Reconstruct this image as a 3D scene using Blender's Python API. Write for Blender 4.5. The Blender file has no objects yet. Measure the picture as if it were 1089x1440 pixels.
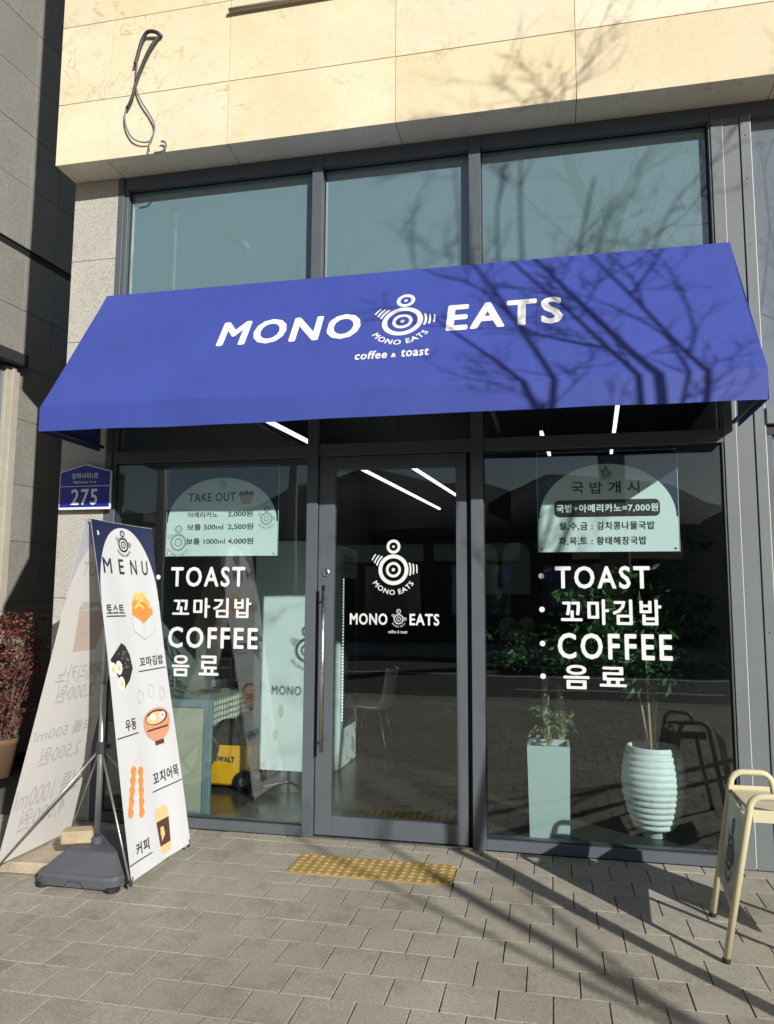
import bpy, bmesh, math, random
from mathutils import Vector, Matrix
random.seed(11)
SC = bpy.context.scene
COL = SC.collection
R = math.radians
# ------------------------------------------------------------------ camera
cd = bpy.data.cameras.new('camera')
cam = bpy.data.objects.new('camera', cd); COL.objects.link(cam)
rt, upv, fw = Vector((0.97762, 0.210311, 0.005366)), Vector((0.018314, -0.110486, 0.993709)), Vector((-0.209581, 0.971371, 0.111865))
cam.matrix_world = Matrix(((rt.x, upv.x, -fw.x, 0.6608), (rt.y, upv.y, -fw.y, -4.7104), (rt.z, upv.z, -fw.z, 1.485), (0, 0, 0, 1)))
cd.sensor_fit = 'VERTICAL'; cd.sensor_height = 24.0; cd.lens = 17.806
cd.clip_start = 0.05; cd.clip_end = 3000
SC.camera = cam
# ------------------------------------------------------------------ sky, sun, exposure
SUN_AZ, SUN_EL = 138.5, 23.5          # compass degrees from +Y towards +X
world = bpy.data.worlds.new('World'); SC.world = world; world.use_nodes = True
wn = world.node_tree
sky = wn.nodes.new('ShaderNodeTexSky'); sky.sky_type = 'NISHITA'; sky.sun_disc = False
sky.sun_elevation = R(SUN_EL); sky.sun_rotation = R(SUN_AZ); sky.air_density = 1.0; sky.dust_density = 1.2; sky.ozone_density = 1.3
bg = wn.nodes['Background']; bg.inputs[1].default_value = 0.052
wn.links.new(sky.outputs[0], bg.inputs[0])
sl = bpy.data.lights.new('sun', 'SUN'); sl.energy = 4.4; sl.angle = R(0.53); sl.color = (1.0, 0.955, 0.885)
sun = bpy.data.objects.new('sun', sl); COL.objects.link(sun)
sdir = Vector((math.sin(R(SUN_AZ)) * math.cos(R(SUN_EL)), math.cos(R(SUN_AZ)) * math.cos(R(SUN_EL)), math.sin(R(SUN_EL))))
sun.rotation_euler = sdir.to_track_quat('Z', 'Y').to_euler(); sun.location = (8, -9, 9)
SC.view_settings.view_transform = 'Standard'; SC.view_settings.look = 'None'
SC.view_settings.exposure = 0.3; SC.view_settings.gamma = 1.0; SC.view_settings.use_curve_mapping = False
SC.cycles.max_bounces = 10; SC.cycles.transparent_max_bounces = 24; SC.cycles.glossy_bounces = 5; SC.cycles.diffuse_bounces = 4
SC.cycles.caustics_reflective = False; SC.cycles.caustics_refractive = False
SC.cycles.use_denoising = True

# ------------------------------------------------------------------ materials
MATS = {}
def nt(name):
    m = bpy.data.materials.new(name); m.use_nodes = True
    MATS[name] = m
    return m, m.node_tree, m.node_tree.nodes['Principled BSDF']
def coords(t, rnd=True, scale=(1, 1, 1)):
    tc = t.nodes.new('ShaderNodeTexCoord'); mp = t.nodes.new('ShaderNodeMapping')
    mp.inputs['Scale'].default_value = scale
    if rnd:
        oi = t.nodes.new('ShaderNodeObjectInfo'); mu = t.nodes.new('ShaderNodeVectorMath'); mu.operation = 'SCALE'
        cx = t.nodes.new('ShaderNodeCombineXYZ')
        for i in range(3): t.links.new(oi.outputs['Random'], cx.inputs[i])
        mu.inputs['Scale'].default_value = 37.0
        t.links.new(cx.outputs[0], mu.inputs[0])
        ad = t.nodes.new('ShaderNodeVectorMath'); ad.operation = 'ADD'
        t.links.new(tc.outputs['Object'], ad.inputs[0]); t.links.new(mu.outputs[0], ad.inputs[1])
        t.links.new(ad.outputs[0], mp.inputs[0])
    else:
        t.links.new(tc.outputs['Object'], mp.inputs[0])
    return mp.outputs[0]
def noise(t, vec, scale, detail=4, rough=.6, dist=0):
    n = t.nodes.new('ShaderNodeTexNoise'); n.inputs['Scale'].default_value = scale; n.inputs['Detail'].default_value = detail
    n.inputs['Roughness'].default_value = rough; n.inputs['Distortion'].default_value = dist
    t.links.new(vec, n.inputs['Vector']); return n.outputs['Fac']
def ramp(t, fac, stops):
    r = t.nodes.new('ShaderNodeValToRGB'); e = r.color_ramp.elements
    while len(e) < len(stops): e.new(0.5)
    for i, (p, c) in enumerate(stops):
        e[i].position = p; e[i].color = (*c, 1) if len(c) == 3 else c
    t.links.new(fac, r.inputs[0]); return r.outputs[0]
def mixc(t, fac, a, b, mode='MIX'):
    m = t.nodes.new('ShaderNodeMix'); m.data_type = 'RGBA'; m.blend_type = mode
    for k, v in ((0, fac), (6, a), (7, b)):
        if isinstance(v, (int, float)): m.inputs[k].default_value = v
        elif isinstance(v, tuple): m.inputs[k].default_value = (*v, 1)
        else: t.links.new(v, m.inputs[k])
    return m.outputs[2]
def bump(t, b, h, strength, dist=.01):
    n = t.nodes.new('ShaderNodeBump'); n.inputs['Strength'].default_value = strength; n.inputs['Distance'].default_value = dist
    t.links.new(h, n.inputs['Height']); t.links.new(n.outputs[0], b.inputs['Normal'])
def plain(name, c, rough=.5, metal=0., spec=.5, var=0., vscale=8., rnd=False, bmp=0., bscale=60., coat=0.):
    m, t, b = nt(name)
    b.inputs['Roughness'].default_value = rough; b.inputs['Metallic'].default_value = metal
    b.inputs['Specular IOR Level'].default_value = spec; b.inputs['Coat Weight'].default_value = coat
    b.inputs['Base Color'].default_value = (*c, 1)
    if var or bmp:
        v = coords(t, rnd)
        if var:
            n = noise(t, v, vscale, 5)
            t.links.new(ramp(t, n, [(.25, tuple(x * (1 - var) for x in c)), (.75, tuple(min(1, x * (1 + var)) for x in c))]), b.inputs['Base Color'])
            rr = t.nodes.new('ShaderNodeMapRange'); rr.inputs[1].default_value = .3; rr.inputs[2].default_value = .7
            rr.inputs[3].default_value = max(.02, rough - .08); rr.inputs[4].default_value = min(1, rough + .1)
            t.links.new(noise(t, v, vscale * 2.3, 3), rr.inputs[0]); t.links.new(rr.outputs[0], b.inputs['Roughness'])
        if bmp: bump(t, b, noise(t, v, bscale, 5), bmp)
    return m
def granite(name, lo, mid, hi, rough=.6):
    m, t, b = nt(name); v = coords(t)
    f = noise(t, v, 95, 3, .75)
    g = noise(t, v, 1.7, 4)
    sp = ramp(t, f, [(.33, lo), (.46, mid), (.58, mid), (.72, hi)])
    t.links.new(mixc(t, 1.0, sp, ramp(t, g, [(.3, (.86, .86, .85)), (.7, (1.05, 1.05, 1.04))]), 'MULTIPLY'), b.inputs['Base Color'])
    b.inputs['Roughness'].default_value = rough; bump(t, b, f, .25, .004); return m
def limestone():
    m, t, b = nt('cream_limestone'); v = coords(t)
    oi = t.nodes.new('ShaderNodeObjectInfo')
    base = ramp(t, oi.outputs['Random'], [(0., (.80, .715, .52)), (.35, (.765, .665, .45)), (.65, (.81, .745, .585)), (1., (.72, .63, .44))])
    cl = noise(t, v, 1.3, 5, .6, .8)
    base = mixc(t, 1., base, ramp(t, cl, [(.3, (.93, .90, .84)), (.7, (1.05, 1.05, 1.06))]), 'MULTIPLY')
    vn = noise(t, v, 5.0, 3, .55, .7)
    band = ramp(t, vn, [(.482, (0, 0, 0)), (.497, (1, 1, 1)), (.503, (1, 1, 1)), (.518, (0, 0, 0))])
    msk = ramp(t, noise(t, v, 1.5, 3), [(.46, (0, 0, 0)), (.62, (.8, .8, .8))])
    fac = mixc(t, 1., band, msk, 'MULTIPLY')
    base = mixc(t, fac, base, (.56, .40, .20))
    fine = noise(t, v, 30, 5, .7)
    base = mixc(t, 1., base, ramp(t, fine, [(.3, (.93, .93, .93)), (.7, (1.04, 1.04, 1.04))]), 'MULTIPLY')
    t.links.new(base, b.inputs['Base Color']); b.inputs['Roughness'].default_value = .55; bump(t, b, fine, .12, .003); return m
def paver_mat():
    m, t, b = nt('concrete_paver'); v = coords(t)
    tc = t.nodes.new('ShaderNodeNewGeometry')
    oi = t.nodes.new('ShaderNodeObjectInfo')
    base = ramp(t, oi.outputs['Random'], [(0, (.385, .360, .300)), (.3, (.402, .378, .316)), (.55, (.362, .340, .288)), (.8, (.386, .355, .296)), (1, (.388, .366, .312))])
    big = t.nodes.new('ShaderNodeTexNoise'); big.inputs['Scale'].default_value = 1.1; big.inputs['Detail'].default_value = 6
    t.links.new(tc.outputs['Position'], big.inputs['Vector'])
    base = mixc(t, 1., base, ramp(t, big.outputs['Fac'], [(.3, (.82, .81, .80)), (.7, (1.1, 1.1, 1.1))]), 'MULTIPLY')
    f = noise(t, v, 140, 3, .8)
    base = mixc(t, 1., base, ramp(t, f, [(.3, (.62, .62, .62)), (.5, (1, 1, 1)), (.72, (1.4, 1.38, 1.33))]), 'MULTIPLY')
    st = noise(t, v, 6, 5, .7)
    base = mixc(t, 1., base, ramp(t, st, [(.32, (.78, .77, .76)), (.5, (1, 1, 1))]), 'MULTIPLY')
    t.links.new(base, b.inputs['Base Color']); b.inputs['Roughness'].default_value = .85; b.inputs['Specular IOR Level'].default_value = .3
    bump(t, b, f, .35, .004); return m
def fabric(name, c):
    m, t, b = nt(name); v = coords(t, False)
    n = noise(t, v, 1.6, 4); w = noise(t, v, 260, 2)
    base = ramp(t, n, [(.3, tuple(x * .93 for x in c)), (.7, tuple(x * 1.05 for x in c))])
    dirt = noise(t, coords(t, False, (9, 1, 1)), 2.0, 5, .7)
    base = mixc(t, 1., base, ramp(t, dirt, [(.32, (.94, .94, .94)), (.55, (1, 1, 1))]), 'MULTIPLY')
    t.links.new(base, b.inputs['Base Color']); b.inputs['Roughness'].default_value = .6; b.inputs['Specular IOR Level'].default_value = .35
    bump(t, b, w, .15, .002); return m
def glass(name, tint, ior, rough=0.0):
    m = bpy.data.materials.new(name); m.use_nodes = True; t = m.node_tree; MATS[name] = m
    t.nodes.remove(t.nodes['Principled BSDF']); out = t.nodes['Material Output']
    tr = t.nodes.new('ShaderNodeBsdfTransparent'); tr.inputs[0].default_value = (*tint, 1)
    gl = t.nodes.new('ShaderNodeBsdfGlossy'); gl.inputs['Roughness'].default_value = rough; gl.inputs[0].default_value = (1, 1, 1, 1)
    fr = t.nodes.new('ShaderNodeFresnel'); fr.inputs[0].default_value = ior
    bp = t.nodes.new('ShaderNodeBump'); bp.inputs['Strength'].default_value = .035; bp.inputs['Distance'].default_value = .02   # float glass is never quite flat
    t.links.new(noise(t, coords(t, False), 1.4, 2), bp.inputs['Height']); t.links.new(bp.outputs[0], gl.inputs['Normal'])
    ge = t.nodes.new('ShaderNodeNewGeometry'); mr = t.nodes.new('ShaderNodeMapRange')   # the pane's back face reflects as its front does
    mr.inputs[3].default_value = ior; mr.inputs[4].default_value = 1 / ior
    t.links.new(ge.outputs['Backfacing'], mr.inputs[0]); t.links.new(mr.outputs[0], fr.inputs[0])
    mx = t.nodes.new('ShaderNodeMixShader')
    t.links.new(fr.outputs[0], mx.inputs[0]); t.links.new(tr.outputs[0], mx.inputs[1]); t.links.new(gl.outputs[0], mx.inputs[2]); t.links.new(mx.outputs[0], out.inputs[0])
    return m
def emit(name, c, s):
    m, t, b = nt(name); b.inputs['Base Color'].default_value = (.8, .8, .8, 1)
    b.inputs['Emission Color'].default_value = (*c, 1); b.inputs['Emission Strength'].default_value = s; return m
def leafm(name, a, b2, rough=.4, trans=.25):
    m, t, b = nt(name); g = t.nodes.new('ShaderNodeNewGeometry')
    t.links.new(ramp(t, g.outputs['Random Per Island'], [(0, a), (1, b2)]), b.inputs['Base Color']); b.inputs['Roughness'].default_value = rough
    out = t.nodes['Material Output']; tl = t.nodes.new('ShaderNodeBsdfTranslucent')
    t.links.new(ramp(t, g.outputs['Random Per Island'], [(0, a), (1, b2)]), tl.inputs[0]); mx = t.nodes.new('ShaderNodeMixShader'); mx.inputs[0].default_value = trans
    t.links.new(b.outputs[0], mx.inputs[1]); t.links.new(tl.outputs[0], mx.inputs[2]); t.links.new(mx.outputs[0], out.inputs[0]); return m
def sheet(name, c, trans, rough=.45):
    m, t, b = nt(name); b.inputs['Base Color'].default_value = (*c, 1); b.inputs['Roughness'].default_value = rough
    out = t.nodes['Material Output']; tl = t.nodes.new('ShaderNodeBsdfTranslucent'); tl.inputs[0].default_value = (*c, 1)
    mx = t.nodes.new('ShaderNodeMixShader'); mx.inputs[0].default_value = trans
    t.links.new(b.outputs[0], mx.inputs[1]); t.links.new(tl.outputs[0], mx.inputs[2]); t.links.new(mx.outputs[0], out.inputs[0]); return m
def gingham():
    m, t, b = nt('checked_cloth'); v = coords(t, False)
    ck = t.nodes.new('ShaderNodeTexChecker'); ck.inputs['Scale'].default_value = 26
    ck.inputs[1].default_value = (.62, .66, .52, 1); ck.inputs[2].default_value = (.10, .13, .10, 1)
    sp = t.nodes.new('ShaderNodeSeparateXYZ'); t.links.new(v, sp.inputs[0])
    outs = []
    for ax in (1, 2):
        mu = t.nodes.new('ShaderNodeMath'); mu.operation = 'MULTIPLY'; mu.inputs[1].default_value = 24
        if ax == 1:
            ad = t.nodes.new('ShaderNodeMath'); ad.operation = 'ADD'; t.links.new(sp.outputs[0], ad.inputs[0]); t.links.new(sp.outputs[1], ad.inputs[1]); t.links.new(ad.outputs[0], mu.inputs[0])
        else: t.links.new(sp.outputs[2], mu.inputs[0])
        fr = t.nodes.new('ShaderNodeMath'); fr.operation = 'FRACT'; t.links.new(mu.outputs[0], fr.inputs[0])
        g = t.nodes.new('ShaderNodeMath'); g.operation = 'GREATER_THAN'; g.inputs[1].default_value = .62; t.links.new(fr.outputs[0], g.inputs[0]); outs.append(g.outputs[0])
    s = t.nodes.new('ShaderNodeMath'); s.operation = 'MAXIMUM'; t.links.new(outs[0], s.inputs[0]); t.links.new(outs[1], s.inputs[1])
    t.links.new(mixc(t, s.outputs[0], (.62, .60, .48), (.16, .19, .15)), b.inputs['Base Color']); b.inputs['Roughness'].default_value = .85; return m

M_lime = limestone()
M_gran = granite('light_granite', (.20, .195, .185), (.47, .455, .415), (.66, .64, .59))
M_dgran = granite('dark_granite', (.10, .098, .09), (.26, .252, .227), (.48, .465, .42), .5)
M_pav = paver_mat()
M_sand = plain('joint_sand', (.13, .118, .098), .95, var=.3, vscale=20)
M_tact = plain('yellow_tactile', (.40, .285, .10), .7, var=.28, vscale=9, rnd=True, bmp=.3, bscale=90)
M_frame = plain('grey_aluminium', (.092, .107, .124), .42, spec=.5, var=.08, vscale=3, bmp=.03, bscale=15)
M_pillar = plain('pale_grey_cladding', (.150, .170, .178), .45, spec=.4, var=.10, vscale=2.2, bmp=.05, bscale=5)
M_seal = plain('black_gasket', (.012, .012, .014), .6)
M_caulk = plain('white_caulk', (.62, .62, .58), .6)
M_blue = fabric('blue_awning_canvas', (.046, .072, .335))
M_white = plain('white_print', (.84, .84, .83), .5)
M_vinyl = plain('white_vinyl', (.70, .715, .73), .5)
M_black = plain('black_print', (.02, .02, .022), .5)
M_navy = plain('navy_print', (.012, .018, .07), .5)
M_steel = plain('brushed_steel', (.55, .54, .52), .28, metal=1., var=.06, vscale=10)
M_alu = plain('dull_pole_metal', (.42, .42, .41), .38, metal=.85, var=.08, vscale=12)
M_dkmetal = plain('dark_metal', (.05, .05, .055), .45, metal=.3)
M_glass = glass('clear_green_glass', (.885, .95, .945), 1.72)
M_dglass = glass('door_glass', (.87, .92, .91), 1.75)
M_int = plain('interior_dark_paint', (.045, .05, .05), .7, var=.12, vscale=1.3)
M_intg = plain('interior_grey_paint', (.16, .175, .17), .7, var=.1, vscale=1.5)
M_floor = plain('polished_floor', (.055, .055, .05), .22, var=.2, vscale=1.2)
M_ceil = plain('black_ceiling', (.02, .021, .022), .85)
M_led = emit('led_tube', (1, .96, .88), 1.8)
M_sheet = sheet('white_banner_film', (.76, .78, .81), .12)
M_sheet2 = sheet('white_banner_back', (.80, .79, .77), .25)
M_poster = sheet('pale_poster_print', (.84, .92, .93), .08)
M_ghost = plain('faint_grey_print', (.50, .495, .485), .6)
M_ghost2 = plain('faint_brown_print', (.55, .43, .37), .6)
M_ghost3 = plain('faint_navy_print', (.45, .47, .53), .6)
M_plast = plain('dark_grey_plastic', (.085, .093, .108), .55, var=.18, vscale=5, bmp=.12, bscale=40)
M_brick = plain('pale_sandstone', (.42, .34, .22), .9, var=.25, vscale=14, bmp=.5, bscale=50)
M_slab = plain('pale_concrete', (.40, .345, .255), .9, var=.25, vscale=7, bmp=.5, bscale=45)
M_cream = plain('cream_powder_coat', (.60, .545, .36), .42, var=.06, vscale=6)
M_gpanel = plain('aluminium_panel', (.46, .46, .43), .35, metal=.35, var=.08, vscale=6)
M_sblue = plain('sign_blue', (.012, .02, .30), .35)
M_orange = plain('print_orange', (.80, .30, .06), .5, var=.2, vscale=60)
M_yell = plain('print_yellow', (.85, .62, .16), .5, var=.2, vscale=60)
M_brownp = plain('print_brown', (.10, .045, .03), .5)
M_peach = plain('print_peach', (.72, .33, .20), .5)
M_tan = plain('print_tan', (.78, .58, .30), .5)
M_pink = plain('print_pink', (.75, .35, .36), .5)
M_greyp = plain('print_grey', (.42, .42, .43), .5)
M_palep = plain('print_pale_grey', (.70, .71, .72), .5)
M_pot = plain('white_glazed_pot', (.72, .77, .76), .5, var=.04, vscale=5)
M_soil = plain('potting_soil', (.03, .022, .015), .95, bmp=.6, bscale=60)
M_stem = plain('tan_cane_stem', (.36, .26, .15), .7, var=.2, vscale=25)
M_leaf = leafm('dark_green_leaf', (.018, .055, .018), (.048, .13, .034))
M_leaf2 = leafm('dusty_green_leaf', (.10, .15, .08), (.20, .26, .14))
M_red = leafm('red_nandina_leaf', (.10, .02, .018), (.20, .075, .05), .6, .2)
M_bark = plain('pale_plane_bark', (.30, .28, .21), .85, var=.35, vscale=7, bmp=.4, bscale=25)
M_bark2 = plain('grey_brown_bark', (.13, .105, .08), .9, var=.3, vscale=12, bmp=.5, bscale=30)
M_asph = plain('asphalt', (.05, .05, .05), .9, var=.2, vscale=3, bmp=.3, bscale=200)
M_kerb = plain('granite_kerb', (.33, .32, .30), .8, var=.15, vscale=10)
M_line = plain('road_paint', (.75, .75, .72), .6)
M_hill = plain('wooded_hill', (.035, .045, .035), .95, var=.3, vscale=.05)
M_bwall = plain('far_brown_wall', (.17, .14, .11), .8, var=.1, vscale=.6)
M_bdark = plain('far_dark_wall', (.06, .06, .062), .8, var=.1, vscale=.6)
M_tool = plain('tool_yellow', (.80, .40, .01), .4)
M_rubber = plain('black_rubber', (.015, .015, .016), .6)
M_cloth = gingham()
M_bluegr = plain('blue_grey_board', (.15, .20, .22), .5)
M_beige = plain('beige_board', (.36, .345, .265), .6)
M_mint = plain('pale_counter', (.52, .60, .52), .5)
M_chair = plain('white_shell_plastic', (.75, .74, .70), .35)
M_chrome = plain('chrome', (.7, .7, .7), .12, metal=1.)
M_fridge = plain('white_fridge', (.62, .70, .70), .35)
M_trim = plain('cream_stone_trim', (.40, .375, .31), .6, var=.12, vscale=8, bmp=.1, bscale=30)
M_cable = plain('cable_sheath', (.03, .034, .036), .5)
M_cable2 = plain('pale_blue_cable', (.13, .18, .20), .5)
M_rod = plain('stained_metal_rod', (.36, .32, .25), .5, metal=.2, var=.2, vscale=8)
M_lightbox = plain('lamp_head_grey', (.45, .46, .44), .5)

# spandrel glass: a painted back behind reflective glass
def spandrel(name, c):
    m, t, b = nt(name); b.inputs['Base Color'].default_value = (*c, 1); b.inputs['Roughness'].default_value = .75
    b.inputs['Specular IOR Level'].default_value = 0.; b.inputs['Coat Weight'].default_value = 1.; b.inputs['Coat Roughness'].default_value = .0; b.inputs['Coat IOR'].default_value = 2.4
    v = coords(t, False); nn = noise(t, v, 1.2, 2)
    bp = t.nodes.new('ShaderNodeBump'); bp.inputs['Strength'].default_value = .02; bp.inputs['Distance'].default_value = .02
    t.links.new(nn, bp.inputs['Height']); t.links.new(bp.outputs[0], b.inputs['Coat Normal']); return m
M_span = spandrel('teal_backed_glass', (.135, .22, .245))
M_span2 = spandrel('neighbour_backed_glass', (.14, .17, .20))

# ------------------------------------------------------------------ object helpers
BASE = {}
def tag(o, label=None, cat=None, group=None, kind=None):
    if label: o['label'] = label
    if cat: o['category'] = cat
    if group: o['group'] = group
    if kind: o['kind'] = kind
    return o
def thing(name, label, cat, loc=(0, 0, 0), rotz=0., group=None, local=False):
    o = bpy.data.objects.new(name, None); COL.objects.link(o); o.empty_display_size = .1
    o.location = loc; o.rotation_euler = (0, 0, rotz)
    BASE[o.name] = Vector((0, 0, 0)) if local else Vector(loc)
    return tag(o, label, cat, group)
def link(name, me, mat, parent=None, smooth=False):
    if mat and not me.materials: me.materials.append(mat)
    if smooth:
        for p in me.polygons: p.use_smooth = True
    o = bpy.data.objects.new(name, me); COL.objects.link(o)
    if parent is not None:
        o.parent = parent
        o.location = -BASE.get(parent.name, Vector((0, 0, 0)))
    return o
def mesh(name, V, F, mat, parent=None, smooth=False):
    me = bpy.data.meshes.new(name); me.from_pydata([tuple(v) for v in V], [], F); me.update()
    o = link(name, me, mat, parent, smooth is True)
    if smooth and smooth is not True:
        for p in me.polygons[:smooth]: p.use_smooth = True
    return o
class MB:
    def __init__(s): s.V = []; s.F = []
    def add(s, V, F):
        n = len(s.V); s.V += [tuple(v) for v in V]; s.F += [tuple(i + n for i in f) for f in F]; return s
    def box(s, x0, x1, y0, y1, z0, z1):
        return s.add([(x0, y0, z0), (x1, y0, z0), (x1, y1, z0), (x0, y1, z0), (x0, y0, z1), (x1, y0, z1), (x1, y1, z1), (x0, y1, z1)],
                     [(3, 2, 1, 0), (4, 5, 6, 7), (0, 1, 5, 4), (1, 2, 6, 5), (2, 3, 7, 6), (3, 0, 4, 7)])
    def prism(s, pts, d0, d1, axis=1):
        n = len(pts); V = []
        for d in (d0, d1):
            for a, b in pts: V.append((a, d, b) if axis == 1 else ((d, a, b) if axis == 0 else (a, b, d)))
        F = [tuple(range(n)), tuple(range(2 * n - 1, n - 1, -1))] + [(i, i + n, (i + 1) % n + n, (i + 1) % n) for i in range(n)]
        return s.add(V, F)
    def tube(s, pts, rad, n=8, cap=True):
        pts = [Vector(p) for p in pts]; m = len(pts)
        if not isinstance(rad, (list, tuple)): rad = [rad] * m
        V = []; F = []; prev = None
        for i, p in enumerate(pts):
            d = (pts[min(i + 1, m - 1)] - pts[max(i - 1, 0)])
            d = d.normalized() if d.length > 1e-9 else Vector((0, 0, 1))
            if prev is None:
                a = d.orthogonal().normalized()
            else:
                a = prev - d * prev.dot(d)
                a = a.normalized() if a.length > 1e-6 else d.orthogonal().normalized()
            prev = a; b = d.cross(a)
            for k in range(n):
                t = 2 * math.pi * k / n; V.append(p + (a * math.cos(t) + b * math.sin(t)) * rad[i])
        for i in range(m - 1):
            for k in range(n):
                k2 = (k + 1) % n; F.append((i * n + k, i * n + k2, (i + 1) * n + k2, (i + 1) * n + k))
        if cap: F += [tuple(range(n - 1, -1, -1)), tuple(range((m - 1) * n, m * n))]
        return s.add(V, F)
    def lathe(s, prof, c, n=32):
        V = []; F = []; m = len(prof)
        for r, z in prof:
            for k in range(n):
                t = 2 * math.pi * k / n; V.append((c[0] + r * math.cos(t), c[1] + r * math.sin(t), c[2] + z))
        for i in range(m - 1):
            for k in range(n):
                k2 = (k + 1) % n; F.append((i * n + k, i * n + k2, (i + 1) * n + k2, (i + 1) * n + k))
        F += [tuple(range(n - 1, -1, -1)), tuple(range((m - 1) * n, m * n))]
        return s.add(V, F)
    def obj(s, name, mat, parent=None, smooth=False, bevel=0.):
        me = bpy.data.meshes.new(name); me.from_pydata(s.V, [], s.F); me.update()
        if bevel:
            bm = bmesh.new(); bm.from_mesh(me)
            bmesh.ops.bevel(bm, geom=[e for e in bm.edges], offset=bevel, segments=1, affect='EDGES', clamp_overlap=True)
            bm.to_mesh(me); bm.free()
        return link(name, me, mat, parent, smooth)
def box(name, x0, x1, y0, y1, z0, z1, mat, parent=None, bevel=0.):
    return MB().box(x0, x1, y0, y1, z0, z1).obj(name, mat, parent, bevel=bevel)

# ------------------------------------------------------------------ flat print: 2-D shapes laid on a surface
_TX = {}
def text2d(s, bold, gap=None):
    k = (s, bold, gap)
    if k in _TX: return _TX[k]
    c = bpy.data.curves.new('t', 'FONT'); c.body = s; c.size = 1.0; c.resolution_u = 3; c.space_character = gap or (1.12 if bold > .012 else 1.0)
    o = bpy.data.objects.new('t', c); COL.objects.link(o)
    dg = bpy.context.evaluated_depsgraph_get()
    me = bpy.data.meshes.new_from_object(o.evaluated_get(dg))
    V = [(v.co.x, v.co.y) for v in me.vertices]; F = [tuple(p.vertices) for p in me.polygons]
    bpy.data.objects.remove(o); bpy.data.curves.remove(c); bpy.data.meshes.remove(me)
    e = bold
    sh = [(0, 0)] if e == 0 else [(0, 0)] + [(e * math.cos(R(a)), .8 * e * math.sin(R(a))) for a in range(0, 360, 45)]
    lay = [([(x + a, y + b) for x, y in V], F) for a, b in sh]
    xs = [p[0] for l in lay for p in l[0]]; ys = [p[1] for l in lay for p in l[0]]
    _TX[k] = (lay, min(xs), max(xs), min(ys), max(ys)); return _TX[k]
class Print:
    """collects flat shapes (u, v, layer) and lays them on a surface through fn(u, v, height)"""
    def __init__(s): s.V = []; s.F = []
    def add(s, P, F, w=0.):
        n = len(s.V); s.V += [(u, v, w) for u, v in P]; s.F += [tuple(i + n for i in f) for f in F]; return s
    def poly(s, P, w=0.): return s.add(P, [tuple(range(len(P)))], w)
    def rect(s, a, b, c, d, w=0.): return s.poly([(a, c), (b, c), (b, d), (a, d)], w)
    def disc(s, c, r, w=0., n=28, ry=None):
        ry = r if ry is None else ry
        return s.poly([(c[0] + r * math.cos(2 * math.pi * k / n), c[1] + ry * math.sin(2 * math.pi * k / n)) for k in range(n)], w)
    def ring(s, c, r0, r1, a0=0., a1=360., w=0., n=40):
        full = abs(a1 - a0) >= 359.9; m = n if full else n + 1
        P = []; F = []
        for k in range(m):
            t = R(a0 + (a1 - a0) * k / n)
            P += [(c[0] + r0 * math.cos(t), c[1] + r0 * math.sin(t)), (c[0] + r1 * math.cos(t), c[1] + r1 * math.sin(t))]
        for k in range(n):
            i, j = 2 * k, 2 * ((k + 1) % m); F.append((i, i + 1, j + 1, j))
        return s.add(P, F, w)
    def line(s, a, b, wd, w=0.):
        dx, dy = b[0] - a[0], b[1] - a[1]; l = math.hypot(dx, dy)
        if l > .06:
            m = int(l / .04) + 1
            for k in range(m): s.line((a[0] + dx * k / m, a[1] + dy * k / m), (a[0] + dx * (k + 1) / m, a[1] + dy * (k + 1) / m), wd, w)
            return s
        nx, ny = -dy / l * wd / 2, dx / l * wd / 2
        return s.poly([(a[0] - nx, a[1] - ny), (b[0] - nx, b[1] - ny), (b[0] + nx, b[1] + ny), (a[0] + nx, a[1] + ny)], w)
    def path(s, pts, wd, w=0., close=False):
        q = pts + [pts[0]] if close else pts
        for i in range(len(q) - 1): s.line(q[i], q[i + 1], wd, w + i * 1e-5)
        return s
    def text(s, st, x0, x1, y0, y1, bold=.02, w=0., mirror=False, gap=None):
        lay, a, b, c, d = text2d(st, bold, gap)
        for i, (V, F) in enumerate(lay):
            P = [((x0 + (u - a) / (b - a) * (x1 - x0)) if not mirror else (x1 - (u - a) / (b - a) * (x1 - x0)), y0 + (v - c) / (d - c) * (y1 - y0)) for u, v in V]
            s.add(P, [tuple(reversed(f)) for f in F] if mirror else F, w + i * 6e-5)
        return s
    def arctext(s, st, c, r, h, a0, a1, bold=.03, w=0.):
        lay, a, b, lo, hi = text2d(st, bold)
        for i, (V, F) in enumerate(lay):
            P = []
            for u, v in V:
                t = R(a0 + (u - a) / (b - a) * (a1 - a0)); rr = r + h - (v - lo) / (hi - lo) * h
                P.append((c[0] + rr * math.cos(t), c[1] + rr * math.sin(t)))
            s.add(P, F, w + i * 6e-5)
        return s
    def obj(s, name, fn, mat, parent, lift=.001):
        me = bpy.data.meshes.new(name)
        me.from_pydata([tuple(fn(u, v, w + lift)) for u, v, w in s.V], [], s.F); me.update()
        return link(name, me, mat, parent)
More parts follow.
